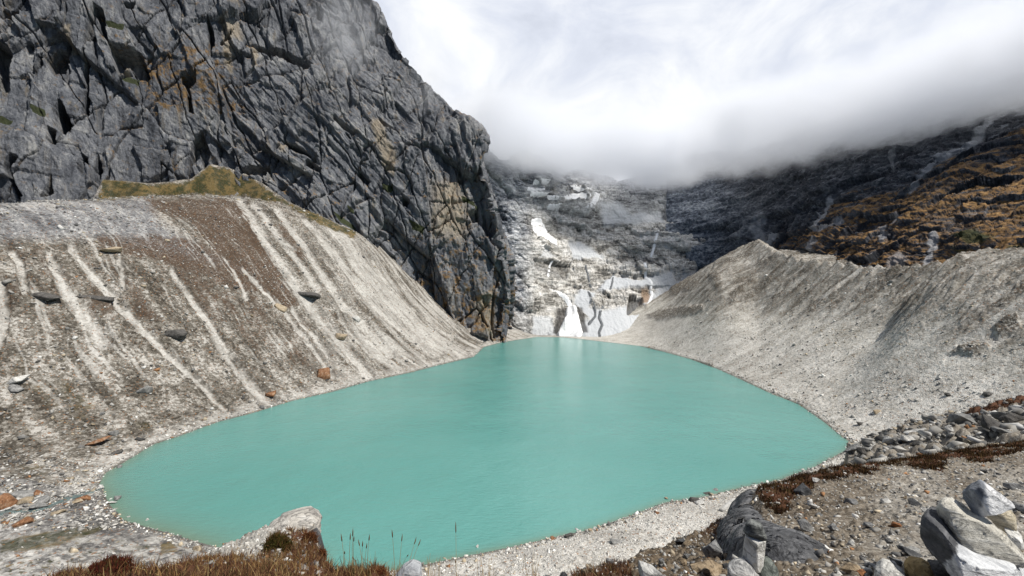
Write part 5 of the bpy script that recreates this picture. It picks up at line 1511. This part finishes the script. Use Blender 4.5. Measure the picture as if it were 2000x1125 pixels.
areaN = NR_ ** 2 * np.gradient(np.log(NR_), axis=0)
W_N = NR_ ** 1.6 * (NR_ > 2.4) * (NR_ < 9.5) * (NPX > 1060) * (1 - 0.6 * heath)
pp, _, _ = pick(P_N, W_N, 9000, 7)
scatter('gravel', pp, np.clip(rs.lognormal(-4.15, 0.5, len(pp)), 0.007, 0.06), [3, 4, 3, 2, 1.5, 2, 2, 0.6, 0.7], 1, 'small gravel on the near mound and slope', 66)
W_N2 = NR_ ** 1.6 * (NR_ > 3) * (NR_ < 8) * (NPX > 380) * (NPX < 650)
pp, _, _ = pick(P_N, W_N2, 1200, 8)
scatter('gravel', pp, np.clip(rs.lognormal(-4.0, 0.45, len(pp)), 0.008, 0.05), [5, 3, 2, 1, 0.5, 2, 4, 0.4, 0.3], 1, 'small gravel on the near left bank', 67)
W_2 = NR_ ** 1.7 * (NR_ > 15) * (NR_ < 46) * (NPX > 1640) * (1 - 0.8 * heath)
pp, _, _ = pick(P_N, W_2, 3200, 9)
scatter('rubble', pp, np.clip(rs.lognormal(-2.0, 0.6, len(pp)), 0.05, 0.55), [4, 4, 3, 2, 1.2, 1.5, 3, 0.4, 0.8], 2, 'broken rubble between the near mound and the right scree', 68, shade=0.72)

# countable stones that nothing tells apart share a label inside their group
MATS = list(NM.values())


def singles(name, P, W, n, sizes, seed, mats, group, label, sub=3, flat=(0.4, 0.8)):
    r = np.random.default_rng(seed)
    pp, _, _ = pick(P, W, n, seed)
    protos = {}
    for i in range(n):
        k = int(r.integers(0, 8)); mt = mats[int(r.choice(len(mats)))]
        if (k, mt.name) not in protos:
            V, Fc = rock_verts(seed * 10 + k, sub, 10, 0.07)
            me = raw_mesh(name, V * np.array([1, 0.9, 0.6]), Fc, 3)
            me.materials.append(mt)
            protos[(k, mt.name)] = me
        o = bpy.data.objects.new(name, protos[(k, mt.name)])
        col.objects.link(o)
        s = float(sizes(r))
        o.location = Vector(pp[i]) + Vector((0, 0, s * 0.18))
        o.rotation_euler = (r.normal(0, 0.25), r.normal(0, 0.25), r.uniform(0, 6.28))
        o.scale = (s, s, s * r.uniform(*flat) / 0.6)
        tag(o, label, 'stone', group)


singles('stone', P_N, W_N * (1 - heath) * (NPX > 1480), 70, lambda r: np.clip(r.lognormal(-3.1, 0.35), 0.03, 0.09), 71, [S_GREY, S_GREY, S_TAN, S_WHITE, S_DARK], 'loose stones on the near mound', 'small loose stone half sunk in the soil of the near mound')
singles('stone', P_N, W_N * clod, 30, lambda r: np.clip(r.lognormal(-2.9, 0.35), 0.035, 0.1), 72, [S_GREY, S_TAN, S_DARK], 'loose stones on the brown slope', 'small loose stone on the brown slope left of the dark outcrop')
singles('boulder', P_T, W_L * (D < 420), 55, lambda r: np.clip(r.lognormal(0.35, 0.35), 0.9, 3.0), 75, [F_GREY, F_DARK, F_DARK, F_TAN], 'boulders on the left moraine', 'mid-sized boulder half buried in the gravel of the left moraine')
singles('boulder', P_N, W_2, 70, lambda r: np.clip(r.lognormal(-1.05, 0.45), 0.2, 1.0), 73, [F_GREY, F_GREY, F_GREY, F_DARK, F_DARK, F_TAN], 'boulders in the rubble right of the lake tip', 'angular boulder in the rubble between near mound and right scree')
singles('boulder', P_T, W_F * (PY > 940) * (PY < 1035), 70, lambda r: np.clip(r.lognormal(0.05, 0.3), 0.6, 2.0), 74, [F_GREY, F_WHITE, F_WHITE, F_TAN], 'boulders beside the stream at the left', 'pale flat boulder on the stony flat at the left end of the lake', flat=(0.3, 0.55))

# ------------------------------------------------------------------ snow and falling water on the head wall: bodies lying on the rock
def draped(name, poly=None, pts=None, w=(3, 3), thick=2.0, mat=None, label='', cat='snow', soft=3.0, jag=1.0, kind=None, surf=None):
    P, n, A, B = surf
    if poly is not None:
        mk = poly_mask(A + jag * jb, B + jag * jb, poly, soft)
    else:
        mk = line_mask(A + jag * 0.35 * jb, B + jag * 0.35 * jb, pts, w[0], w[1])
    off = thick * np.sqrt(np.clip(mk, 0, 1)) - 0.5
    Q = P + n * off[..., None]
    keep = mk > 0.10
    kk = keep
    if kk.sum() < 6:
        return
    me = grid_mesh(name, Q, None, kk, smooth=False)
    o = link(name, me, mat)
    tag(o, label, cat, None, kind)


def smooth2(P, k=5):
    kr = np.ones(k) / k
    Q = np.apply_along_axis(lambda v: np.convolve(np.pad(v, k // 2, mode='edge'), kr, 'valid'), 0, P)
    return np.apply_along_axis(lambda v: np.convolve(np.pad(v, k // 2, mode='edge'), kr, 'valid'), 1, Q)


PSm = smooth2(P_B, 9)
SB = (PSm + nB * 0.8, nB, PXb, PYb)
draped('snow_cone', poly=[(1108, 604), (1116, 600), (1124, 602), (1126, 618), (1131, 632), (1136, 650), (1132, 664), (1092, 664), (1090, 656), (1100, 640), (1106, 622)], thick=7.0, mat=M_SNOW, label='white avalanche snow cone reaching the far water edge', cat='snow', jag=0.5, surf=SB)
for poly, lab in [([(1040, 430), (1050, 428), (1066, 448), (1080, 470), (1078, 484), (1066, 476), (1052, 468), (1042, 450)], 'tall white snow wedge high on the left of the head wall'),
                  ([(1098, 388), (1118, 380), (1134, 378), (1150, 388), (1136, 390), (1112, 398)], 'arched snow patch under the cloud'),
                  ([(1152, 402), (1160, 384), (1168, 386), (1164, 400), (1150, 412), (1142, 412)], 'narrow bright snow finger near the cloud base'),
                  ([(1030, 368), (1056, 372), (1054, 378), (1028, 374)], 'thin snow ledge at the upper left of the head wall'),
                  ([(1034, 378), (1060, 380), (1056, 386), (1034, 384)], 'second thin snow ledge just below the upper one'),
                  ([(1062, 386), (1092, 388), (1096, 394), (1066, 392)], 'thin snow ledge left of the arched patch'),
                  ([(1070, 402), (1090, 404), (1088, 409), (1070, 408)], 'short snow ledge below the arched patch'),
                  ([(1115, 362), (1138, 366), (1160, 376), (1150, 378), (1122, 370)], 'slanting snow strip right under the cloud'),
                  ([(1042, 354), (1060, 356), (1058, 362), (1042, 360)], 'small snow patch at the cloud edge')]:
    draped('snow_patch', poly=poly, thick=2.2, mat=M_SNOW, label=lab, cat='snow', soft=2.0, jag=0.8, surf=SB)
M_FALL = simple_material('falling_water', (0.62, 0.65, 0.68), (0.85, 0.86, 0.87), 0.4, 0.4)
M_WETS = simple_material('meltwater_bed', (0.055, 0.06, 0.066), (0.15, 0.16, 0.17), 0.25, 0.5)
for pts, w, lab in [([(1325, 372), (1312, 388), (1306, 400), (1303, 412)], (3.2, 2.6), 'highest waterfall dropping out of the cloud'), ([(1286, 458), (1282, 470), (1276, 488), (1272, 500)], (2.4, 2.2), 'thin waterfall in the middle of the head wall'),
                    ([(1262, 512), (1258, 525), (1262, 540), (1272, 552), (1274, 575), (1268, 592), (1258, 605)], (2.4, 2.4), 'white stream falling past the orange rock'), ([(1078, 510), (1076, 525), (1074, 536)], (1.8, 1.8), 'short waterfall on the left rock step'),
                    ([(1080, 560), (1094, 575), (1108, 588), (1118, 602)], (2.6, 4), 'water sheet feeding the snow cone')]:
    draped('waterfall', pts=pts, w=w, thick=1.6, mat=M_FALL, label=lab, cat='waterfall', jag=0.5, surf=SB)
for pts, w, lab in [([(1177, 598), (1172, 612), (1170, 622), (1176, 636), (1170, 650), (1172, 664)], (2.4, 2.2), 'dark meltwater channel winding down the scree fan'), ([(1144, 520), (1152, 545), (1158, 560)], (1.8, 1.8), 'dark seep on the upper rock'),
                    ([(1146, 560), (1154, 582), (1162, 606), (1163, 618), (1150, 634)], (2.0, 2.0), 'dark meltwater channel left of the winding one'), ([(1198, 535), (1196, 552), (1192, 566)], (1.6, 1.6), 'dark rivulet on the upper pale scree')]:
    draped('meltwater_channel', pts=pts, w=w, thick=0.9, mat=M_WETS, label=lab, cat='stream', jag=0.5, surf=SB)
# stream on the flat at the left end of the lake
M_STREAM = simple_material('stream_water', (0.07, 0.10, 0.10), (0.13, 0.17, 0.165), 0.3, 0.15)
XS = np.array([(-10, 1012), (40, 1004), (75, 998), (110, 984), (150, 966), (185, 955), (215, 950)], float)
dd = H * F / (XS[:, 1] - CY) * 0.985
for k_ in range(1):
    ptsw = np.stack([(XS[:, 0] - CX) / F * dd, dd], -1)
    tt = np.linspace(0, 1, 60); pt = np.stack([np.interp(tt, np.linspace(0, 1, len(ptsw)), ptsw[:, j]) for j in (0, 1)], -1)
    tg = np.gradient(pt, axis=0); tg /= np.linalg.norm(tg, axis=1)[:, None]
    nr2 = np.stack([-tg[:, 1], tg[:, 0]], -1)
    wd = 1.7 + 1.0 * np.sin(tt * 23) * 0.6 + 0.6
    zt = np.array([far_at(CX + a / b * F, 0, b - 0.6) is None and 0 or P_T[np.clip(np.searchsorted(DS, b), 0, len(DS) - 1), int(np.clip(round((CX + a / b * F - PXS[0]) / 2), 0, len(PXS) - 1)), 2] for a, b in pt])
    zt = np.convolve(np.pad(zt, 6, mode='edge'), np.ones(13) / 13, 'valid') + 0.22
    L_ = np.concatenate([pt + nr2 * wd[:, None], zt[:, None]], 1); R_ = np.concatenate([pt - nr2 * wd[:, None], zt[:, None]], 1)
    L0 = L_ - np.array([0, 0, 0.6]); R0 = R_ - np.array([0, 0, 0.6])
    me = grid_mesh('stream', np.stack([L0, L_, R_, R0]), None)
    tag(link('stream', me, M_STREAM), 'shallow stream entering the lake at its left end', None, None, 'structure')

# ------------------------------------------------------------------ plants
def blades(pts, hts, cols, r, width=0.004, lean=0.4, segs=2):
    """curved tapering blades; returns vertices, quads, colours"""
    n = len(pts)
    az = r.uniform(0, 6.28, n); ln = np.abs(r.normal(0, lean, n))
    fa = r.uniform(0, 6.28, n)
    side = np.stack([np.cos(fa), np.sin(fa), np.zeros(n)], -1)
    dirh = np.stack([np.cos(az), np.sin(az), np.zeros(n)], -1)
    wv_ = np.broadcast_to(width, (n,)) if np.ndim(width) else np.full(n, width)
    V = []
    for k in range(segs + 1):
        t = k / segs
        c = pts + np.array([0, 0, 1.0]) * (hts * t * (1 - 0.25 * ln * t))[:, None] + dirh * (hts * ln * t ** 1.7)[:, None]
        w = wv_ * (1 - 0.85 * t)
        V += [c - side * w[:, None], c + side * w[:, None]]
    V = np.stack(V, 1)
    m = V.shape[1]
    q = np.array([[2 * k, 2 * k + 1, 2 * k + 3, 2 * k + 2] for k in range(segs)])
    Fq = (q[None] + (np.arange(n) * m)[:, None, None]).reshape(-1, 4)
    C = np.repeat(np.concatenate([cols, np.ones((n, 1))], 1)[:, None], m, 1).reshape(-1, 4)
    return V.reshape(-1, 3), Fq, C


HP = np.array([(0.095, 0.042, 0.028), (0.15, 0.075, 0.042), (0.05, 0.028, 0.020), (0.27, 0.155, 0.065), (0.36, 0.26, 0.12), (0.055, 0.044, 0.020), (0.18, 0.10, 0.055)])
rh = np.random.default_rng(44)


def ground_cover(name, W, n, hmean, width, colw, label, seed, shade=1.0):
    r = np.random.default_rng(seed)
    pp, _, _ = pick(P_N, W, n, seed)
    pp = pp + np.concatenate([r.normal(0, 0.008, (n, 2)), np.zeros((n, 1))], 1)
    W = W * (0.12 + sst(fbm(P_N[..., 0] / (0.5 + 6 * (width > 0.02)), P_N[..., 1] / (0.5 + 6 * (width > 0.02)), 0 * P_N[..., 0] + seed, 4), -0.12, 0.12))
    pp, _, _ = pick(P_N, W, n, seed)
    pp = pp + np.concatenate([r.normal(0, 0.008, (n, 2)), np.zeros((n, 1))], 1)
    cl = fbm(pp[:, 0] / 0.25, pp[:, 1] / 0.25, 0 * pp[:, 0], 3)
    hts = hmean * r.lognormal(0, 0.35, n) * (1 + 1.2 * np.clip(cl, -0.6, 1))
    cw = np.array(colw, float); cw /= cw.sum()
    c = HP[r.choice(len(HP), n, p=cw)] * r.uniform(0.7, 1.3, (n, 1)) * shade
    V, Fq, C = blades(pp, hts, c, r, width, 0.55)
    me = raw_mesh(name, V, Fq, 4, dict(c=C))
    tag(link(name, me, M_PLANT), label, None, None, 'stuff')


ground_cover('heath', NR_ ** 1.5 * (heath > 0.3) * (NPX < 800) * (NR_ > 2) * (NR_ < 5.2), 34000, 0.045, 0.0035, [4, 4, 3, 2.0, 1.2, 1, 3], 'red brown dwarf heath along the near left edge', 81)
ground_cover('heath', NR_ ** 1.5 * (heath > 0.3) * (NPX < 800) * (NR_ >= 5.2) * (NR_ < 7.5), 7000, 0.05, 0.005, [3, 3, 3, 2.5, 1.5, 1, 2], 'red brown heath on the side of the near left bank', 82)
ground_cover('heath', NR_ ** 1.7 * (heath > 0.35) * (NPX > 1440) * (NR_ > 4) * (NR_ < 12), 27000, 0.042, 0.0055, [2, 1.5, 6, 1.5, 0.8, 6, 2.5], 'dark red heath along the crest of the near mound', 83, 0.62)
ground_cover('heath', NR_ ** 1.5 * (heath > 0.3) * (NPX > 1000) * (NPX < 1445) * (NR_ > 2.5) * (NR_ < 10), 5000, 0.045, 0.004, [4, 4, 3, 2, 1, 1, 2], 'reddish heath scraps on the brown slope', 84)
ground_cover('heath', NR_ ** 1.7 * (ridge2 > 0.3) * (NR_ < 46), 8000, 0.16, 0.022, [2, 1.5, 4, 1.5, 0.5, 4, 3], 'dark red heath on the ridge above the rubble', 85, 0.55)


ground_cover('heath', NR_ ** 1.7 * (heath > 0.25) * (NPX > 1440) * (NR_ > 4) * (NR_ < 12), 5000, 0.05, 0.0045, [0.3, 0.3, 1, 3, 2.5, 5, 1], 'olive and straw coloured scraps in the heath of the near mound', 86, 0.8)
ground_cover('heath', NR_ ** 1.5 * (heath > 0.3) * (NPX < 800) * (NR_ > 2) * (NR_ < 5.2), 6000, 0.06, 0.003, [0.2, 0.3, 0.5, 3, 4, 4, 1], 'straw and olive grass mixed into the near left heath', 87)


def bush(name, px, py, r0, radius, height, n, cols, label, seed, lean=0.7, hz=None):
    r = np.random.default_rng(seed)
    p = near_at(px, py, r0)
    st = r.normal(0, 1, (n, 3)); st /= np.linalg.norm(st, axis=1)[:, None]
    st *= r.uniform(0.25, 1, (n, 1)) ** 0.5
    st[:, 2] = np.abs(st[:, 2])
    lump = 0.75 + 0.5 * fbm(st[:, 0] * 2 + seed, st[:, 1] * 2, st[:, 2] * 2, 3)
    q = st * np.array([radius, radius * 0.8, height]) * lump[:, None]
    c = np.array(cols)[r.integers(0, len(cols), n)] * r.uniform(0.6, 1.3, (n, 1))
    V, Fq, C = blades(q, np.full(n, height * 0.33) * r.lognormal(0, 0.3, n), c, r, height * 0.035, lean)
    root = bpy.data.objects.new(name, None); col.objects.link(root); root.location = tuple(p)
    tag(root, label, 'shrub')
    link('foliage', raw_mesh('foliage', V, Fq, 4, dict(c=C)), M_PLANT, root)
    m2 = 14
    sp = np.zeros((m2, 3)); sp[:, :2] = r.normal(0, radius * 0.25, (m2, 2)); sp[:, 2] -= 0.02
    V, Fq, C = blades(sp, np.full(m2, height * 0.9), np.tile([[0.07, 0.05, 0.035]], (m2, 1)), r, 0.004, 0.5)
    link('stem', raw_mesh('stem', V, Fq, 4, dict(c=C)), M_PLANT, root)


bush('heath_shrub', 215, 1122, 2.5, 0.15, 0.075, 2600, [(0.10, 0.025, 0.018), (0.15, 0.045, 0.025), (0.05, 0.02, 0.015), (0.07, 0.05, 0.02)], 'dark red heath shrub standing out above the left edge', 91)
bush('heath_shrub', 120, 1132, 2.5, 0.11, 0.05, 1200, [(0.10, 0.03, 0.018), (0.13, 0.05, 0.025), (0.05, 0.03, 0.015)], 'low dark red shrub at the bottom left edge', 92)
bush('green_shrub', 542, 1084, 4.6, 0.17, 0.17, 2600, [(0.055, 0.055, 0.015), (0.09, 0.075, 0.02), (0.13, 0.07, 0.03), (0.04, 0.035, 0.015)], 'olive green shrub on the pale near bank', 93)
bush('heath_shrub', 603, 1062, 5.4, 0.13, 0.14, 1500, [(0.14, 0.055, 0.025), (0.2, 0.09, 0.04), (0.08, 0.035, 0.02)], 'brown shrub below the overhanging white boulder', 94)
bush('heath_shrub', 628, 1085, 5.0, 0.07, 0.15, 700, [(0.20, 0.08, 0.035), (0.12, 0.05, 0.025)], 'rusty shrub on the steep end of the near bank', 95)
bush('heath_shrub', 738, 1124, 2.6, 0.10, 0.05, 1200, [(0.16, 0.05, 0.025), (0.10, 0.035, 0.02), (0.24, 0.12, 0.05)], 'rusty shrub beside the grass stalks at the bottom', 96)


def grass_tuft(name, stalks, d, label, seed, seeds=True, colr=(0.27, 0.20, 0.10)):
    """stalks: (base px, base py, top px, top py) as seen from the path at distance d"""
    r = np.random.default_rng(seed)
    bases = np.array([unproj(s[0], s[1], d + r.normal(0, 0.06)) for s in stalks])
    o0 = bases.mean(0)
    root = bpy.data.objects.new(name, None); col.objects.link(root); root.location = tuple(o0)
    tag(root, label, 'grass')
    VV, FF, CC, hv, hf, hc = [], [], [], [], [], []
    nb = 0; nh = 0
    for s, b in zip(stalks, bases):
        tp = unproj(s[2], s[3], b[1] + r.normal(0, 0.05))
        m = 9
        t = np.linspace(0, 1, m)[:, None]
        bow = np.array([tp[0] - b[0], 0, 0]) * 0.25
        line = b + (tp - b) * t - bow * np.sin(t * math.pi) * 0.6
        line = line - o0
        wd = 0.0022 * (1 - 0.6 * t[:, 0])
        a3 = np.array([[math.cos(k * 2.094), math.sin(k * 2.094), 0] for k in range(3)])
        ring = line[:, None] + a3[None] * wd[:, None, None]
        VV.append(ring.reshape(-1, 3))
        for i in range(m - 1):
            for k in range(3):
                FF.append([nb + i * 3 + k, nb + i * 3 + (k + 1) % 3, nb + (i + 1) * 3 + (k + 1) % 3, nb + (i + 1) * 3 + k])
        nb += m * 3
        if seeds and (s[1] - s[3]) > 26:
            u_ = (line[-1] - line[-3]); u_ /= np.linalg.norm(u_)
            L = 0.05 * (s[1] - s[3]) / 70 * d / 2.9
            for i, (tt_, w_) in enumerate([(0, 0.001), (0.2, 0.0045), (0.55, 0.0042), (1, 0.0008)]):
                hv.append(line[-1] - u_ * L * 0.5 + u_ * L * tt_ + a3 * w_)
            for i in range(3):
                for k in range(3):
                    hf.append([nh + i * 3 + k, nh + i * 3 + (k + 1) % 3, nh + (i + 1) * 3 + (k + 1) % 3, nh + (i + 1) * 3 + k])
            nh += 12
    V = np.concatenate(VV); C = np.tile([(*colr, 1)], (len(V), 1))
    link('stalks', raw_mesh('stalks', V, np.array(FF), 4, dict(c=C)), M_PLANT, root)
    for k in range(0, len(hv), 4):
        V = np.concatenate(hv[k:k + 4]); C = np.tile([(0.13, 0.075, 0.035, 1)], (len(V), 1))
        link('seed_head', raw_mesh('seed_head', V, np.array(hf[:9]), 4, dict(c=C)), M_PLANT, root)
    gl = np.repeat(bases - o0, 6, 0) + r.normal(0, 0.02, (len(bases) * 6, 3)) * np.array([1, 1, 0])
    V, Fq, C = blades(gl, r.uniform(0.03, 0.10, len(gl)), np.tile([(0.24, 0.17, 0.075)], (len(gl), 1)), r, 0.002, 0.4, 3)
    link('leaves', raw_mesh('leaves', V, Fq, 4, dict(c=C)), M_PLANT, root)


rg = np.random.default_rng(17)
grass_tuft('grass_tuft', [(672, 1122, 667, 1050), (676, 1122, 673, 1079), (682, 1122, 684, 1048), (688, 1122, 689, 1040), (692, 1122, 691, 1052), (706, 1122, 708, 1062), (707, 1122, 701, 1060), (712, 1122, 716, 1066), (718, 1122, 721, 1050), (695, 1122, 694, 1095), (700, 1122, 690, 1090)], 2.9, 'tuft of tall brown grass stalks with seed heads against the water', 101)
grass_tuft('grass_tuft', [(771, 1122, 766, 1042), (779, 1122, 785, 1050), (783, 1122, 796, 1085), (795, 1122, 811, 1056), (800, 1122, 819, 1060), (791, 1122, 795, 1100)], 2.85, 'tuft of curved dry stalks left of the gravel beach', 102)
grass_tuft('grass_tuft', [(891, 1140, 890, 1030), (893, 1140, 889, 1096)], 2.85, 'single tall pale stalk in front of the gravel beach', 103, colr=(0.34, 0.27, 0.15))
grass_tuft('grass_tuft', [(455, 1096, 452, 1060), (460, 1096, 462, 1055), (466, 1096, 474, 1048), (470, 1096, 478, 1062), (474, 1096, 482, 1066)], 3.5, 'dry straw stalks in front of the pale near bank', 104, False, (0.40, 0.27, 0.12))
for k_, (pa, pb, lab) in enumerate([(836, 860, 'sparse dry stalks at the left of the gravel beach'), (925, 985, 'sparse dry stalks in front of the middle of the gravel beach'), (1020, 1060, 'sparse dry stalks at the right of the gravel beach'), (590, 650, 'short straw tuft right of the near bank')]):
    st_ = [(p_ := rg.uniform(pa, pb), 1142 if pa > 700 else 1118, p_ + rg.normal(0, 6), rg.uniform(1075, 1105) if pa > 700 else rg.uniform(1088, 1104)) for _ in range(9)]
    grass_tuft('grass_tuft', st_, 2.8 if pa > 700 else 3.6, lab, 110 + k_, False, (0.36, 0.26, 0.13))

# ------------------------------------------------------------------ low cloud resting on the mountains
def cloud_volume(name, plan, z0, z1, dens, base, soft, label, nscale=0.0045, thr=(0.35, 0.62), step=0.12, aniso=0.3, tilt=0.0, extra=None):
    bm = bmesh.new()
    lo = [bm.verts.new((x, y, z0)) for x, y in plan]; hi = [bm.verts.new((x, y, z1)) for x, y in plan]
    bm.faces.new(lo[::-1]); bm.faces.new(hi)
    n = len(plan)
    for i in range(n):
        bm.faces.new((lo[i], lo[(i + 1) % n], hi[(i + 1) % n], hi[i]))
    bmesh.ops.recalc_face_normals(bm, faces=bm.faces)
    me = bpy.data.meshes.new(name); bm.to_mesh(me); bm.free()
    m, t = new_mat(name + '_vapour')
    g = nd(t, 'ShaderNodeNewGeometry')
    P = g.outputs['Position']
    s = nd(t, 'ShaderNodeSeparateXYZ', {0: P})
    n1 = noise(t, P, nscale, 5, 0.6, 0.3)
    n2 = noise(t, P, nscale * 0.4, 2, 0.5)
    zz = mth(t, 'ADD', s.outputs[2], mth(t, 'MULTIPLY', mth(t, 'SUBTRACT', n1, 0.5), soft * 2.4))
    zz = mth(t, 'ADD', zz, mth(t, 'MULTIPLY', mth(t, 'SUBTRACT', n2, 0.5), soft * 1.6))
    n3 = noise(t, P, nscale * 3.6, 4, 0.6)
    zz = mth(t, 'ADD', zz, mth(t, 'MULTIPLY', mth(t, 'SUBTRACT', n3, 0.5), soft * 2.2))
    d = mapr(t, zz, base, base + soft)
    d = mth(t, 'MULTIPLY', d, mapr(t, n1, thr[0], thr[1], 0.25, 1.0))
    if extra:
        d = extra(t, d, s, n1)
    d = mth(t, 'MULTIPLY', d, dens)
    v = nd(t, 'ShaderNodeVolumePrincipled', {'Color': (0.97, 0.98, 1.0, 1), 'Density': d, 'Anisotropy': aniso})
    out = nd(t, 'ShaderNodeOutputMaterial', {'Volume': v.outputs[0]})
    m.cycles.volume_step_rate = step
    m.cycles.volume_sampling = 'MULTIPLE_IMPORTANCE'
    return tag(link(name, me, m), label, None, None, 'stuff')


def soft_front(t, d, s, n1):
    q = mth(t, 'ADD', s.outputs[1], mth(t, 'MULTIPLY', mth(t, 'MAXIMUM', mth(t, 'SUBTRACT', s.outputs[0], 350), 0.0), 1.1))
    q = mth(t, 'ADD', q, mth(t, 'MULTIPLY', mth(t, 'MAXIMUM', mth(t, 'SUBTRACT', 100, s.outputs[0]), 0.0), 1.2))
    q = mth(t, 'ADD', q, mth(t, 'MULTIPLY', n1, 220))
    return mth(t, 'MULTIPLY', d, mapr(t, q, 1050, 1185))


cloud_volume('cloud', [(-430, 1170), (-50, 870), (350, 780), (640, 460), (900, 320), (1500, 420), (1900, 1900), (-900, 1900)], 285, 510, 0.020, 354, 36,
             'low white cloud hiding the upper mountains', extra=soft_front, aniso=0.2)


def wisp_shape(c, rd):
    def f(t, d, s, n1):
        g = nd(t, 'ShaderNodeNewGeometry')
        a = nd(t, 'ShaderNodeVectorMath', {0: g.outputs['Position'], 1: c}, operation='SUBTRACT')
        b = nd(t, 'ShaderNodeVectorMath', {0: a.outputs[0], 1: rd}, operation='DIVIDE')
        ln = nd(t, 'ShaderNodeVectorMath', {0: b.outputs[0]}, operation='LENGTH')
        k = mapr(t, mth(t, 'ADD', ln.outputs['Value'], mth(t, 'MULTIPLY', mth(t, 'SUBTRACT', n1, 0.5), 1.6)), 1.0, 0.25)
        return mth(t, 'MULTIPLY', d, k)
    return f


for px_, py_, d_, rd_, lab_ in [(672, 60, 700, (75, 60, 110), 'thin cloud wisp drifting across the top of the left cliff'), (835, 165, 760, (55, 50, 75), 'faint cloud wisp by the skyline of the left cliff')]:
    c_ = unproj(px_, py_, d_)
    pl_ = [(c_[0] - rd_[0], c_[1] - rd_[1]), (c_[0] + rd_[0], c_[1] - rd_[1]), (c_[0] + rd_[0], c_[1] + rd_[1]), (c_[0] - rd_[0], c_[1] + rd_[1])]
    cloud_volume('cloud', pl_, c_[2] - rd_[2], c_[2] + rd_[2], 0.010 if px_ < 700 else 0.006, -500, 10, lab_, nscale=0.014, thr=(0.42, 0.62), step=0.5, extra=wisp_shape(tuple(c_), rd_))
